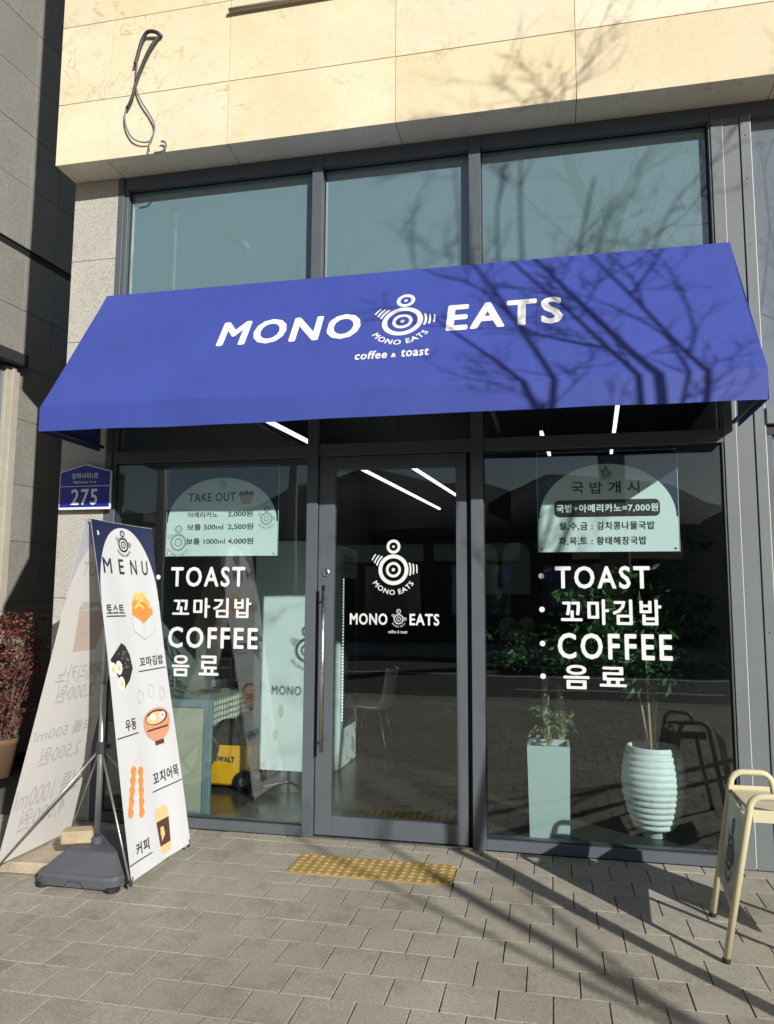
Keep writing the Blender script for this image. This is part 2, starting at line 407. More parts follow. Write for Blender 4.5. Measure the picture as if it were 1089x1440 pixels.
def logo(p, c, r, words=True, aspect=1., w=0., faint=False):
    """shop emblem: two ringed discs, ripples on both sides, its name on an arc below"""
    q = Print()
    q.ring((0, 0), .75, 1.0); q.ring((0, 0), .33, .5); q.disc((0, 0), .11)
    q.ring((0, 1.51), .28, .46); q.disc((0, 1.51), .085)
    for rr, wd, half in ((1.09, .11, 21), (1.30, .09, 15), (1.52, .08, 10)):
        q.ring((0, 0), rr, rr + wd, 2 - half, 2 + half, n=8)
        q.ring((0, 0), rr, rr + wd, 148 - half * .85, 148 + half * .85, n=8)
    if words: q.arctext('MONO EATS', (0, 0), 1.30, .34, 212, 327, .022)
    n = len(p.V); p.V += [(c[0] + u * r * aspect, c[1] + v * r, w + z) for u, v, z in q.V]; p.F += [tuple(i + n for i in f) for f in q.F]
    return p

# ================================================================== THE PLACE
# ground, road, pavement
g = mesh('ground', [(-900, -900, -.16), (900, -900, -.16), (900, 900, -.16), (-900, 900, -.16)], [(0, 1, 2, 3)], plain('bare_ground', (.12, .11, .09), .95, var=.2, vscale=.3)); tag(g, kind='structure')
rd = mesh('road', [(-120, -16, -.125), (120, -16, -.125), (120, -6.95, -.125), (-120, -6.95, -.125)], [(0, 1, 2, 3)], M_asph); tag(rd, kind='structure')
for y in (-9.2, -11.6, -13.9):
    b = MB()
    if y == -11.6: b.box(-100, 100, y - .07, y + .07, -.124, -.121)
    else:
        for k in range(-12, 13): b.box(k * 8, k * 8 + 3.5, y - .06, y + .06, -.124, -.121)
    b.obj('lane_marking', M_line, rd)
kb = MB()
for k in range(-18, 19): kb.box(k, k + .99, -6.95, -6.77, -.15, .004)
tag(kb.obj('kerb', M_kerb, bevel=.008), kind='structure')
fk = MB().box(-100, 100, -20, -16.0, -.15, .0); tag(fk.obj('far_pavement', M_kerb), kind='structure')
pav = box('pavement', -22, 22, -6.77, .02, -.15, -.012, M_sand); tag(pav, kind='structure')
MX, MY, X0, Y0 = .2025, .2115, .336, -.118
TS = (-.7781, .1216, -.6043, -.3053)
def shared_paver(var):
    b = MB(); w, d = MX / 2 - .0026, MY / 2 - .0007
    rr = random.Random(var); j = lambda: rr.uniform(-.0009, .0009)
    bm = bmesh.new()
    vs = [bm.verts.new((sx * w + j(), sy * d + j(), z)) for z in (-.03, 0) for sx, sy in ((-1, -1), (1, -1), (1, 1), (-1, 1))]
    for f in ((3, 2, 1, 0), (4, 5, 6, 7), (0, 1, 5, 4), (1, 2, 6, 5), (2, 3, 7, 6), (3, 0, 4, 7)): bm.faces.new([vs[i] for i in f])
    top = [e for e in bm.edges if e.verts[0].co.z > -.01 and e.verts[1].co.z > -.01]
    bmesh.ops.bevel(bm, geom=top, offset=.0016, segments=1, affect='EDGES')
    me = bpy.data.meshes.new('paver'); bm.to_mesh(me); bm.free(); me.materials.append(M_pav); return me
PV = [shared_paver(k) for k in range(5)]
def seen(x, y):
    # rough footprint of the pavement in view
    return -2.45 < y < .05 and x < 1.95 and x > -3.1 + max(0, (-y - .9)) * 1.45
far = MB(); npav = 0
for k in range(-1, 32):
    ya, yb = (Y0 - MY * (k + 1), Y0 - MY * k) if k >= 0 else (Y0, -.002)
    off = X0 + (MX / 2 if k % 2 else 0)
    for n in range(-30, 40):
        xa = off + n * MX; xb = xa + MX; cx, cy = (xa + xb) / 2, (ya + yb) / 2
        if cx < -4.6 or cx > 7: continue
        rects = [(xa, xb, ya, yb)]
        if xb > TS[0] and xa < TS[1] and yb > TS[2] and ya < TS[3]:
            rects = []
            if yb > TS[3]: rects.append((xa, xb, TS[3] + .002, yb))
            if ya < TS[2]: rects.append((xa, xb, ya, TS[2] - .002))
            m0, m1 = max(ya, TS[2]), min(yb, TS[3])
            if xa < TS[0] - .01: rects.append((xa, TS[0] - .002, m0, m1))
            if xb > TS[1] + .01: rects.append((TS[1] + .002, xb, m0, m1))
        for (a, b, c, d) in rects:
            if b - a < .012 or d - c < .008: continue
            h = random.uniform(-.0012, .0012)
            if seen(cx, cy) and npav < 298:
                npav += 1
                if abs(b - a - MX) < 1e-6 and abs(d - c - MY) < 1e-6:
                    o = bpy.data.objects.new('paver', PV[npav % 5]); COL.objects.link(o); o.parent = pav
                    o.location = (cx, cy, h); o.rotation_euler = (random.gauss(0, .003), random.gauss(0, .003), random.choice((0, math.pi)) + random.gauss(0, .003))
                else:
                    box('paver', a + .003, b - .003, c + .0015, d - .0015, -.03, h, M_pav, pav, bevel=.002)
            else:
                far.box(a + .003, b - .003, c + .0015, d - .0015, -.02, h)
fo = far.obj('distant_pavers', M_pav, pav); fo['kind'] = 'stuff'
# tactile tiles: three yellow 30 cm tiles with 6 x 6 studs
tb = MB(); tb.box(.0015, .2985, .0015, .2975, -.03, .004)
for i in range(6):
    for j in range(6):
        cx, cy = .025 + i * .05, .025 + j * .0498
        prof = [(.0165, .004), (.015, .0075), (.009, .009)]
        V = []; F = []
        for r, z in prof:
            V += [(cx + r * math.cos(2 * math.pi * q / 8), cy + r * math.sin(2 * math.pi * q / 8), z) for q in range(8)]
        for a in range(2): F += [(a * 8 + q, a * 8 + (q + 1) % 8, a * 8 + 8 + (q + 1) % 8, a * 8 + 8 + q) for q in range(8)]
        F.append(tuple(range(16, 24))); tb.add(V, F)
tm = None
for i in range(3):
    if tm is None:
        o = tb.obj('tactile_tile', M_tact, pav); tm = o.data
    else:
        o = bpy.data.objects.new('tactile_tile', tm); COL.objects.link(o); o.parent = pav
    o.location = (TS[0] + i * .3, TS[2], .001 + .0008 * i)

# ------------------------------------------------------------------ the shop building
B = thing('shop_building', 'cream stone and granite building whose grey aluminium shopfront holds the glass door', 'building', (-.5, .3, 0))
FY = -.2381; ZS = 4.5165
cols = [-2.7247, -2.3248, -1.4232, -.2651, .8657, 2.005, 3.15, 4.3]
rows = [4.516, 4.972, 5.571, 6.17, 6.77]
box('wall_core', -2.70, 4.3, FY + .0045, .9, ZS + .03, 6.75, plain('stone_mortar', (.60, .52, .36), .9), B)
box('upper_wall', -2.7247, 4.3, FY, .9, 6.771, 13.0, M_lime, B)
box('side_wall', -2.715, -2.40, .035, 6.0, 0, ZS + .03, M_intg, B)
G3 = .0022
for r in range(4):
    for c in range(7):
        box('stone_panel', cols[c] + (G3 if c else 0), cols[c + 1] - G3, FY + random.uniform(-.0012, .0012), FY + .004, rows[r] + (0 if r == 0 else G3), rows[r + 1] - G3, M_lime, B, bevel=.0012)
for c in range(7):
    box('soffit_panel', cols[c] + G3, cols[c + 1] - G3, FY + .0045, .06, ZS + .001, ZS + .028, M_lime, B, bevel=.001)
for r in range(4):
    box('return_panel', -2.7247, -2.7005, FY + .031, .8, rows[r] + G3, rows[r + 1] - G3, M_lime, B)
# granite pier at the left
gj = [0, .25, .86, 1.47, 2.08, 2.69, 3.30, 3.909, ZS - .003]
for i in range(8):
    box('granite_panel', -2.7243, -2.3735, 0 + random.uniform(0, .0015), .034, gj[i] + .002, gj[i + 1] - .002, M_gran, B, bevel=.001)
# aluminium frames
def fr(name, x0, x1, z0, z1, y0=0., y1=.11, mat=M_frame, bv=.002):
    return box(name, x0, x1, y0, y1, z0, z1, mat, B, bevel=bv)
LJ, M1, M2, RX = (-2.371, -2.296), (-.8915, -.818), (.1794, .2565), 1.6714
fr('jamb', LJ[0], LJ[1] - .03, 0, ZS - .001); fr('jamb', LJ[1] - .0295, LJ[1], 0, ZS - .002, .012, .11)
fr('mullion', *M1, 0, 4.425, -.006); fr('mullion', *M2, 0, 4.425, -.006)
ZT = (2.403, 2.485)
for a, b in ((LJ[1], M1[0]), (M1[1], M2[0]), (M2[1], RX)):
    fr('head_bar', a + .001, b - .001, 4.425, ZS - .002, .003)
    fr('transom', a + .001, b - .001, *ZT, .004)
    fr('transom', a + .001, b - .001, 3.18, 3.27, .004)
for a, b in ((LJ[1], M1[0]), (M2[1], RX)): fr('sill', a + .001, b - .001, .002, .062, .002)
fr('head_bar', M1[0], M1[1], 4.4255, ZS - .002, .002); fr('head_bar', M2[0], M2[1], 4.4255, ZS - .002, .002)
fr('jamb', 1.6584, RX - .0005, .063, 4.424, .008, .11)
# panes: upper row backed and opaque, transom row and shop windows clear
def pane(x0, x1, z0, z1, y, mat, name='window_pane', parent=B):
    return box(name, x0, x1, y, y + .008, z0, z1, mat, parent)
def gasket(x0, x1, z0, z1, y):
    b = MB(); w = .006
    b.box(x0, x0 + w, y - .008, y - .001, z0, z1); b.box(x1 - w, x1, y - .008, y - .001, z0, z1)
    b.box(x0 + w, x1 - w, y - .008, y - .001, z0, z0 + w); b.box(x0 + w, x1 - w, y - .008, y - .001, z1 - w, z1)
    return b.obj('gasket', M_seal, B)
spans = ((LJ[1], M1[0]), (M1[1], M2[0]), (M2[1], 1.658))
for a, b in spans:
    pane(a + .001, b - .001, 3.271, 4.424, .062, M_span); gasket(a + .001, b - .001, 3.271, 4.424, .062)
    pane(a + .001, b - .001, 2.486, 3.179, .045, M_glass); gasket(a + .001, b - .001, 2.486, 3.179, .045)
PL = pane(LJ[1] + .001, M1[0] - .001, .0625, 2.402, .034, M_glass); gasket(LJ[1] + .001, M1[0] - .001, .0625, 2.402, .034)
PR = pane(M2[1] + .001, 1.657, .0625, 2.402, .034, M_glass); gasket(M2[1] + .001, 1.657, .0625, 2.402, .034)
# the wide clad pillar at the right and the neighbour's window beyond
fr('pillar_cladding', RX, 1.7385, 0, 4.43, 0, .2, M_pillar); fr('pillar_cladding', 1.742, 1.8362, 0, 4.43, .003, .2, M_pillar); fr('pillar_cladding', 1.8392, 1.8964, 0, 4.43, -.006, .2, M_pillar)
fr('caulk_line', 1.7385, 1.742, .01, 4.425, .0015, .1, M_caulk, 0); fr('caulk_line', 1.8362, 1.8392, .01, 4.425, .008, .1, M_seal, 0)
fr('caulk_line', 1.8966, 1.9005, .01, 4.43, -.004, .1, M_caulk, 0)
fr('head_bar', RX, 4.3, 4.4305, ZS - .002, .002)
for z in (.4, 1.3, 2.62, 3.6, 4.02, 4.3):
    b = MB(); b.lathe([(.006, -.001), (.006, .002), (.003, .004)], (0, 0, 0), 10)
    b.V = [(1.868 + x, -.006 - zz, z + y) for x, y, zz in b.V]; b.obj('rivet', M_steel, B)
pane(1.903, 4.3, 2.60, 4.43, .05, M_span2); fr('sill', 1.903, 4.3, 2.50, 2.598, -.02, .1, M_pillar)
fr('jamb', 1.903, 1.935, .01, 2.44, .012, .1); fr('transom', 1.903, 4.3, 2.44, 2.498, .01, .1, M_seal); pane(1.936, 4.3, .05, 2.438, .05, M_span2)
# door
D = MB(); dx0, dx1 = -.812, .150
D.box(dx0, -.707, .012, .062, .016, 2.398); D.box(.084, dx1, .012, .062, .016, 2.398)
D.box(-.7065, .0835, .0125, .0615, 2.313, 2.3975); D.box(-.7065, .0835, .0125, .0615, .0165, .131)
D = D.obj('door', M_frame, B, bevel=.002); BASE[D.name] = Vector((0, 0, 0))
box('door_pane', -.7068, .0838, .034, .042, .1312, 2.3128, M_dglass, D)
box('threshold', M1[1] + .001, M2[0] - .001, -.012, .10, -.004, .013, M_steel, B, bevel=.002)
box('closer_gap', .1505, .1788, .05, .1, .014, 2.4, M_seal, B)
h = MB(); h.tube([(-.752, -.062, .53), (-.752, -.062, 1.56)], .0125, 12)
for z in (.60, 1.48): h.tube([(-.752, -.062, z), (-.752, .0135, z)], .007, 8)
h.obj('handle', M_steel, D, True)
lk = MB(); lk.lathe([(.024, 0), (.024, .008), (.018, .011), (.0105, .011), (.0105, .006)], (0, 0, 0), 24); lk.V = [(-.757 + x, .0118 - z, 1.643 + y) for x, y, z in lk.V]
lk.obj('lock', M_steel, D)
wall = lambda y: (lambda u, v, w: (u, y - w, v))
# white vinyl lettering on the glass
GR = wall(.034)
for st, a, b, c, d in (('TOAST', .684, 1.234, 1.544, 1.680), ('꼬마김밥', .715, 1.292, 1.329, 1.481), ('COFFEE', .692, 1.346, 1.126, 1.280), ('음', .722, .873, .950, 1.092), ('료', .931, 1.084, .969, 1.085)):
    Print().text(st, a, b, c, d, .024, gap=1.22).obj('lettering', GR, M_vinyl, PR)
for z in (1.62, 1.418, 1.214, 1.02): Print().disc((.603, z), .0165).obj('bullet', GR, M_vinyl, PR)
for st, a, b, c, d in (('TOAST', -1.858, -1.323, 1.550, 1.684), ('꼬마김밥', -1.839, -1.273, 1.344, 1.476), ('COFFEE', -1.862, -1.223, 1.143, 1.283), ('음', -1.828, -1.700, .957, 1.097), ('료', -1.634, -1.492, .967, 1.097)):
    Print().text(st, a, b, c, d, .024, gap=1.22).obj('lettering', GR, M_vinyl, PL)
for z in (1.615, 1.41, 1.213, 1.027): Print().disc((-1.952, z), .0165).obj('bullet', GR, M_vinyl, PL)
logo(Print(), (-.319, 1.661), .0975).obj('emblem', GR, M_vinyl, D)
for st, a, b, c, d in (('MONO', -.602, -.356, 1.312, 1.385), ('EATS', -.214, -.025, 1.312, 1.385), ('coffee & toast', -.351, -.228, 1.261, 1.281)): Print().text(st, a, b, c, d, .03).obj('lettering', GR, M_vinyl, D)
logo(Print(), (-.284, 1.350), .032).obj('emblem', GR, M_vinyl, D)

# ------------------------------------------------------------------ the awning
AL, AR, AT, AP, AV, AB = -2.4032, 1.7465, 3.6142, -.6762, 2.6423, 2.485
A = thing('awning', 'sloping blue canvas awning with white MONO EATS lettering over the shopfront', 'awning', (-.33, -.03, 2.485))
SL = math.hypot(AP + .03, AV - AT)
def slope(u, v, w):      # u along the wall, v up the slope from the lower edge, w off the cloth
    t = v / SL
    sag = -.010 * math.sin(math.pi * min(1, max(0, t))) * (0.6 + .4 * math.cos((u + .3) * 2.4))
    ny, nz = -(AT - AV) / SL, -(AP + .03) / SL
    return (u, AP + (-.03 - AP) * t + ny * (w + sag), AV + (AT - AV) * t + nz * (w + sag))
def grid(fn, u0, u1, v0, v1, nu, nv, thick):
    V = []; F = []
    for s in (0, 1):
        for j in range(nv + 1):
            for i in range(nu + 1): V.append(fn(u0 + (u1 - u0) * i / nu, v0 + (v1 - v0) * j / nv, -s * thick))
    N = (nu + 1) * (nv + 1); q = lambda i, j, s: s * N + j * (nu + 1) + i
    for j in range(nv):
        for i in range(nu):
            F.append((q(i, j, 0), q(i + 1, j, 0), q(i + 1, j + 1, 0), q(i, j + 1, 0))); F.append((q(i, j, 1), q(i, j + 1, 1), q(i + 1, j + 1, 1), q(i + 1, j, 1)))
    rim = []
    for i in range(nu): rim += [(q(i, 0, 0), q(i, 0, 1), q(i + 1, 0, 1), q(i + 1, 0, 0)), (q(i, nv, 0), q(i + 1, nv, 0), q(i + 1, nv, 1), q(i, nv, 1))]
    for j in range(nv): rim += [(q(0, j, 0), q(0, j + 1, 0), q(0, j + 1, 1), q(0, j, 1)), (q(nu, j, 0), q(nu, j, 1), q(nu, j + 1, 1), q(nu, j + 1, 0))]
    for f in rim:            # the thin rim has vertices of its own, so that the cloth's shading stays flat up to its edge
        n = len(V); V += [V[k] for k in f]; F.append((n, n + 1, n + 2, n + 3))
    return V, F
V, F = grid(slope, AL, AR, 0, SL, 64, 14, .003); can = mesh('canopy', V, F, M_blue, A, 64 * 14 * 2)
def val(u, v, w): return (u, AP - .002 - w + .006 * math.sin(u * 4.1 + .6) * (1 - (v - AB) / (AV - AB)) + .002 * math.sin(u * 11), v + (.003 * math.sin(u * 2.3 + 1) + .0012 * math.sin(u * 9)) * (1 - (v - AB) / (AV - AB)))
V, F = grid(val, AL, AR, AB, AV, 90, 5, .003); mesh('valance', V, F, M_blue, A, 90 * 5 * 2)
for s, x in ((1, AR), (-1, AL)):
    b = MB(); b.prism([(-.03, AT - .004), (AP + .001, AV - .006), (AP + .001, AB), (-.03, AB)], x - .003 if s > 0 else x, x if s > 0 else x + .003, 0); b.obj('side_panel', M_blue, A)
V, F = grid(lambda u, v, w: slope(u, v, w - .0045), AL + .004, AR - .004, .004, SL - .004, 32, 8, .001); mesh('shade_sheet', V, F, plain('dark_navy_shade', (.012, .015, .05), .8), A, 512)  # added dark sheet: the shade under the awning put into its colour
for x in (-1.89, -.68, .62):
    V, F = grid(lambda u, v, w: slope(u, v, w + .002), x - .013, x + .013, .004, SL - .004, 1, 14, .001); mesh('seam', V, F, M_blue, can)
for nm, q in (('MONO', (-1.381, -.457, .490, .740)), ('EATS', (.077, .755, .492, .750))):
    Print().text(nm, q[0], q[1], q[2], q[3], .034, gap=1.16).obj('lettering', slope, M_white, can, .0015)
for st, a, b, c, d in (('coffee', -.446, -.252, .275, .352), ('&', -.227, -.198, .279, .318), ('toast', -.170, -.006, .277, .345)): Print().text(st, a, b, c, d, .026).obj('lettering', slope, M_white, can, .0015)
logo(Print(), (-.196, .625), .139, aspect=.91).obj('emblem', slope, M_white, can, .0015)
ft = MB(); e = .025
ft.tube([(AL + e, AP + e, AB + .03), (AR - e, AP + e, AB + .03)], .0125, 8); ft.obj('frame_tube', M_dkmetal, A, True)
ft = MB(); ft.tube([(AL + e, -.04, AT - .04), (AR - e, -.04, AT - .04)], .0125, 8); ft.obj('frame_tube', M_dkmetal, A, True)
for x in (AL + e, -1.02, .36, AR - e):
    ft = MB(); ft.tube([(x, AP + e, AB + .03), (x, AP + e, AV - .03), (x, -.045, AT - .06)], .0125, 8); ft.tube([(x, AP + e, AB + .03), (x, -.03, AB + .03)], .0125, 8); ft.obj('frame_arm', M_dkmetal, A, True)

# ------------------------------------------------------------------ address plate
S = thing('address_sign', 'blue pentagon house number plate with white border on the granite pier', 'sign', (-2.495, -.02, 2.07))
pent = [(-2.69, 2.078), (-2.29, 2.078), (-2.29, 2.345), (-2.49, 2.398), (-2.69, 2.345)]
MB().prism(pent, -.05, -.034).obj('plate', M_white, S, bevel=.003)
box('bracket', -2.60, -2.38, -.0335, -.0005, 2.15, 2.25, M_alu, S)
Print().poly([(-2.682, 2.095), (-2.298, 2.095), (-2.298, 2.339), (-2.49, 2.389), (-2.682, 2.339)]).obj('blue_face', wall(-.05), M_sblue, S)
Print().rect(-2.682, -2.298, 2.239, 2.243).obj('dividing_line', wall(-.0515), M_white, S)
for st, a, b, c, d, bo in (('알파시티1로', -2.592, -2.388, 2.293, 2.335, .01), ('Alphacity 1-ro', -2.584, -2.402, 2.256, 2.281, .01), ('275', -2.592, -2.388, 2.110, 2.222, .018)): Print().text(st, a, b, c, d, bo).obj('lettering', wall(-.0515), M_white, S)

# ------------------------------------------------------------------ posters hung behind the glass
def poster(label, x0, x1, z0, z1, arc):
    T = thing('poster', label, 'poster', ((x0 + x1) / 2, .055, z0))
    bd = box('backing', x0, x1, .0525, .0545, z0, z1, M_navy, T)
    cx, hw, za, zt = arc
    P = [(x0 + .002, z0 + .002), (x1 - .002, z0 + .002), (x1 - .002, za)] + [(cx + hw * math.cos(math.pi * k / 36), za + (zt - za) * math.sin(math.pi * k / 36)) for k in range(37)] + [(x0 + .002, za)]
    Print().poly(P).obj('printed_arch', wall(.0525), M_poster, T)
    for x in (x0 + .022, x1 - .022):
        b = MB(); b.lathe([(.007, 0), (.007, .002), (.004, .004)], (0, 0, 0), 12); b.V = [(x + a, .0505 - c, z0 + .02 + b2) for a, b2, c in b.V]; b.obj('screw_cap', M_steel, T)
    b = MB(); b.box(x0 - .003, x0 - .0005, .052, .0548, z0, z1 + .02); b.box(x1 + .0005, x1 + .003, .052, .0548, z0, z1 + .02); b.box(x0 - .003, x1 + .003, .052, .0548, z1 + .0205, z1 + .023); b.obj('clear_sleeve_edge', M_palep, T)
    return T
P1 = poster('pale arched TAKE OUT price poster behind the left shop window', -1.915, -1.108, 1.755, 2.345, (-1.512, .395, 1.985, 2.29))
W5 = wall(.0512)
t = Print()
for st, a, b, c, d, bo in (('TAKE OUT', -1.757, -1.412, 2.127, 2.187, .03), ('아메리카노', -1.760, -1.537, 2.018, 2.057, .012), ('2,000원', -1.466, -1.286, 2.018, 2.062, .012), ('보틀 500ml', -1.762, -1.498, 1.933, 1.974, .012), ('2,500원', -1.464, -1.281, 1.931, 1.976, .012), ('보틀 1000ml', -1.764, -1.481, 1.836, 1.877, .012), ('4,000원', -1.461, -1.279, 1.834, 1.879, .012)):
    Print().text(st, a, b, c, d, bo).obj('lettering', W5, M_black, P1)
q = Print(); logo(q, (-1.823, 1.851), .06); logo(q, (-1.189, 2.004), .043); logo(q, (-1.505, 2.242), .022); q.obj('emblem', W5, M_greyp, P1)
Print().poly([(-1.365, 2.105), (-1.307, 2.105), (-1.285, 2.165), (-1.387, 2.165)]).obj('cup_picture', W5, M_pink, P1)
Print().poly([(-1.392, 2.166), (-1.28, 2.166), (-1.29, 2.195), (-1.315, 2.185), (-1.336, 2.2), (-1.357, 2.185), (-1.382, 2.195)]).obj('cup_lid_picture', W5, M_brownp, P1)
P2 = poster('pale arched soup menu poster with dark pill banner behind the right window', .588, 1.41, 1.765, 2.362, (.998, .40, 1.975, 2.305))
t = Print()
for k, ch in enumerate('국밥개시'): Print().text(ch, .793 + k * .109, .793 + k * .109 + .073, 2.122, 2.196, .022).obj('lettering', W5, M_black, P2)
for st, a, b, c, d in (('월,수,금 : 김치콩나물국밥', .716, 1.273, 1.898, 1.950), ('화,목,토 : 황태해장국밥', .712, 1.224, 1.807, 1.859)): Print().text(st, a, b, c, d, .024).obj('lettering', W5, M_black, P2)
q = Print(); P = []
for cx, cz, a0 in ((1.276, 2.054, 0), (.718, 2.054, 90), (.718, 2.010, 180), (1.276, 2.010, 270)):
    P += [(cx + .03 * math.cos(R(a0 + k * 15)), cz + .03 * math.sin(R(a0 + k * 15))) for k in range(7)]
q.poly(P).obj('dark_pill', W5, M_black, P2)
Print().text('국밥+아메리카노=7,000원', .700, 1.296, 2.006, 2.058, .035).obj('lettering', wall(.0498), M_white, P2)
logo(Print(), (.998, 2.246), .024).obj('emblem', W5, M_black, P2)

# ------------------------------------------------------------------ neighbouring granite building (left)
NB = thing('granite_building', 'dark grey granite clad building on the left with a cream window surround', 'building', (-4.45, 0, 0), -math.atan(.08), local=True)
box('wall_core', -3.0, -.032, -3.2, 9.0, 0, 9.6, M_dgran, NB)
zj = [0, .75, 1.42, 2.0, 2.545, 3.174, 3.70, 4.25, 4.805, 4.883, 5.508, 6.05, 6.6, 7.15, 7.7, 8.25, 8.8, 9.6]
yj = [-3.2, -2.0, -.8, .40, 1.525, 1.93, 3.1, 4.3, 5.5, 6.7, 7.9, 9.0]
for i in range(len(zj) - 1):
    if zj[i] == 4.805: continue
    for j in range(len(yj) - 1):
        if zj[i + 1] <= 3.701 and yj[j] in (-.8, .40): continue      # the window opening
        box('granite_panel', -.03, random.uniform(-.002, .001), yj[j] + .003, yj[j + 1] - .003, zj[i] + .002, zj[i + 1] - .002, M_dgran, NB, bevel=.001)
box('drip_groove', -.031, -.02, -3.2, 9.0, 4.805, 4.883, M_seal, NB)
sb_ = MB(); sb_.box(-.03, .022, 1.455, 1.52, .02, 3.66); sb_.box(-.03, .045, 1.41, 1.4545, .02, 3.655); sb_.box(-.03, .018, 1.36, 1.4095, .02, 3.65); sb_.obj('window_surround', M_trim, NB, bevel=.003)
box('window_hood', -.03, .11, -.8, 1.53, 3.665, 3.78, M_dkmetal, NB, bevel=.006)
box('window_pane', -.03, -.02, -.79, 1.3595, .02, 3.649, M_span2, NB)

# ------------------------------------------------------------------ double-sided banner stand
ST = thing('banner_stand', 'double sided menu banner stand on a dark plastic weighted base', 'banner stand', (-1.775, -.84, 0))
# base: moulded trapezoid tank with feet
def tank():
    b = MB(); cx, cy = -1.735, -.80
    prof = [(.225, .285, .012), (.238, .298, .018), (.242, .302, .060), (.236, .294, .074), (.225, .280, .078), (.150, .185, .150), (.140, .172, .155)]
    V = []; F = []; n = 64
    for hx, hy, z in prof:
        for k in range(n):
            t = 2 * math.pi * (k + .5) / n; c, s = math.cos(t), math.sin(t); p = 9.0
            rr = 1 / (abs(c) ** p + abs(s) ** p) ** (1 / p)
            x, y = cx + hx * c * rr, cy + hy * s * rr
            zz = z
            if z < .05 and abs(x - cx) < .05 and s < 0: zz = .045
            V.append((x, y, zz))
    for i in range(len(prof) - 1): F += [(i * n + k, i * n + (k + 1) % n, (i + 1) * n + (k + 1) % n, (i + 1) * n + k) for k in range(n)]
    F += [tuple(range(n - 1, -1, -1)), tuple(range((len(prof) - 1) * n, len(prof) * n))]
    b.add(V, F); return b
tank().obj('base', M_plast, ST)
for x, y in ((-1.93, -1.06), (-1.54, -1.06), (-1.93, -.54), (-1.54, -.54)):
    b = MB(); b.lathe([(.035, 0), (.04, .006), (.04, .026), (.03, .028)], (x, y, 0), 14); b.obj('foot', M_rubber, ST)
b = MB(); b.lathe([(.03, .15), (.03, .185), (.022, .19)], (-1.775, -.84, 0), 16); b.obj('socket', M_plast, ST)
b = MB(); b.tube([(-1.775, -.84, .15), (-1.775, -.84, 1.0)], .0165, 12); b.tube([(-1.775, -.84, 1.0), (-1.775, -.84, 1.89)], .0135, 12); b.obj('pole', M_alu, ST, True)
b = MB(); b.lathe([(.02, .625), (.026, .63), (.026, .685), (.02, .69)], (-1.775, -.84, 0), 14); b.box(-1.81, -1.75, -.80, -.78, .645, .668); b.obj('clamp', M_dkmetal, ST)
c0 = (-1.775, -.84, .655)
for q in ((-1.432, -1.075, .055), (-1.432, -.45, .055), (-2.195, -1.075, .075), (-2.195, -.45, .075)):
    b = MB(); b.tube([c0, q], .006, 8); b.obj('brace', M_alu, ST, True)
tp = (-1.775, -.84, 1.88)
for q in ((-1.758, -1.078, 1.895), (-1.758, -.447, 1.895), (-1.79, -1.078, 1.895), (-1.79, -.447, 1.895)):
    b = MB(); b.tube([tp, q], .005, 8); b.obj('top_arm', M_alu, ST, True)
for q in ((-1.428, -.45, .055), (-1.428, -1.075, .055), (-2.2, -1.075, .075), (-2.2, -.45, .075)):
    b = MB(); b.lathe([(.006, -.018), (.010, -.01), (.010, .012), (.006, .018)], q, 12); b.obj('corner_clip', M_dkmetal, ST)
BL1, BL2, BW = 1.869, 1.868, .635
def ban1(s, t, w):       # s to the right, t up the sheet; printed side faces +x
    f = t / BL1; bow = .012 * math.sin(math.pi * s / BW) * (.4 + .6 * math.sin(math.pi * f)) + .004 * math.sin(f * 7 + s * 5) + .0022 * math.sin(s * 19 + f * 4)
    nx, nz = 1.84 / BL1, .33 / BL1
    pinch = .012 * math.sin(math.pi * f) * (1 if s < BW / 2 else -1) * abs(s / BW - .5) * 2
    return (-1.42 - .33 * f + nx * (w - bow), -1.08 + s + pinch, .06 + 1.84 * f + nz * (w - bow))
def ban2(s, t, w):
    f = t / BL2; bow = -.012 * math.sin(math.pi * s / BW) * (.4 + .6 * math.sin(math.pi * f))
    nx, nz = 1.82 / BL2, -.42 / BL2
    pinch = .012 * math.sin(math.pi * f) * (1 if s < BW / 2 else -1) * abs(s / BW - .5) * 2
    return (-2.2 + .42 * f + nx * (w - bow), -1.08 + s + pinch, .08 + 1.82 * f + nz * (w - bow))
V, F = grid(ban1, 0, BW, 0, BL1, 12, 30, .0008); K1 = mesh('banner', V, F, M_sheet, ST, 720)
K1['label'] = 'white MENU banner with food pictures and navy top corners'
V, F = grid(ban2, 0, BW, 0, BL2, 12, 30, .0008); K2 = mesh('banner', V, F, M_sheet2, ST, 720)
K2['label'] = 'back of the price banner with faint mirrored lettering'
def corners(fn, mat, par, lift):
    q = Print(); cx, hw, ta, tt = BW / 2, BW / 2 - .004, 1.42, 1.845
    ns = 12
    for side in (-1, 1):
        for k in range(ns):
            a0, a1 = math.pi / 2 * k / ns, math.pi / 2 * (k + 1) / ns
            u0, u1 = cx + side * hw * math.cos(a0), cx + side * hw * math.cos(a1); v0, v1 = ta + (tt - ta) * math.sin(a0), ta + (tt - ta) * math.sin(a1)
            e0 = BW - .001 if side > 0 else .001
            q.poly([(u0, v0), (u1, v1), (e0, v1), (e0, v0)])
    for k in range(8): q.rect(.001 + k * (BW - .002) / 8, .001 + (k + 1) * (BW - .002) / 8, tt, 1.867)
    return q.obj('navy_corner', fn, mat, par, lift)
corners(ban1, M_navy, K1, .0012); corners(ban2, M_ghost3, K2, .0012)
L = .0024
q = Print(); logo(q, (.307, 1.745), .043, aspect=1.15); q.obj('emblem', ban1, M_black, K1, L)
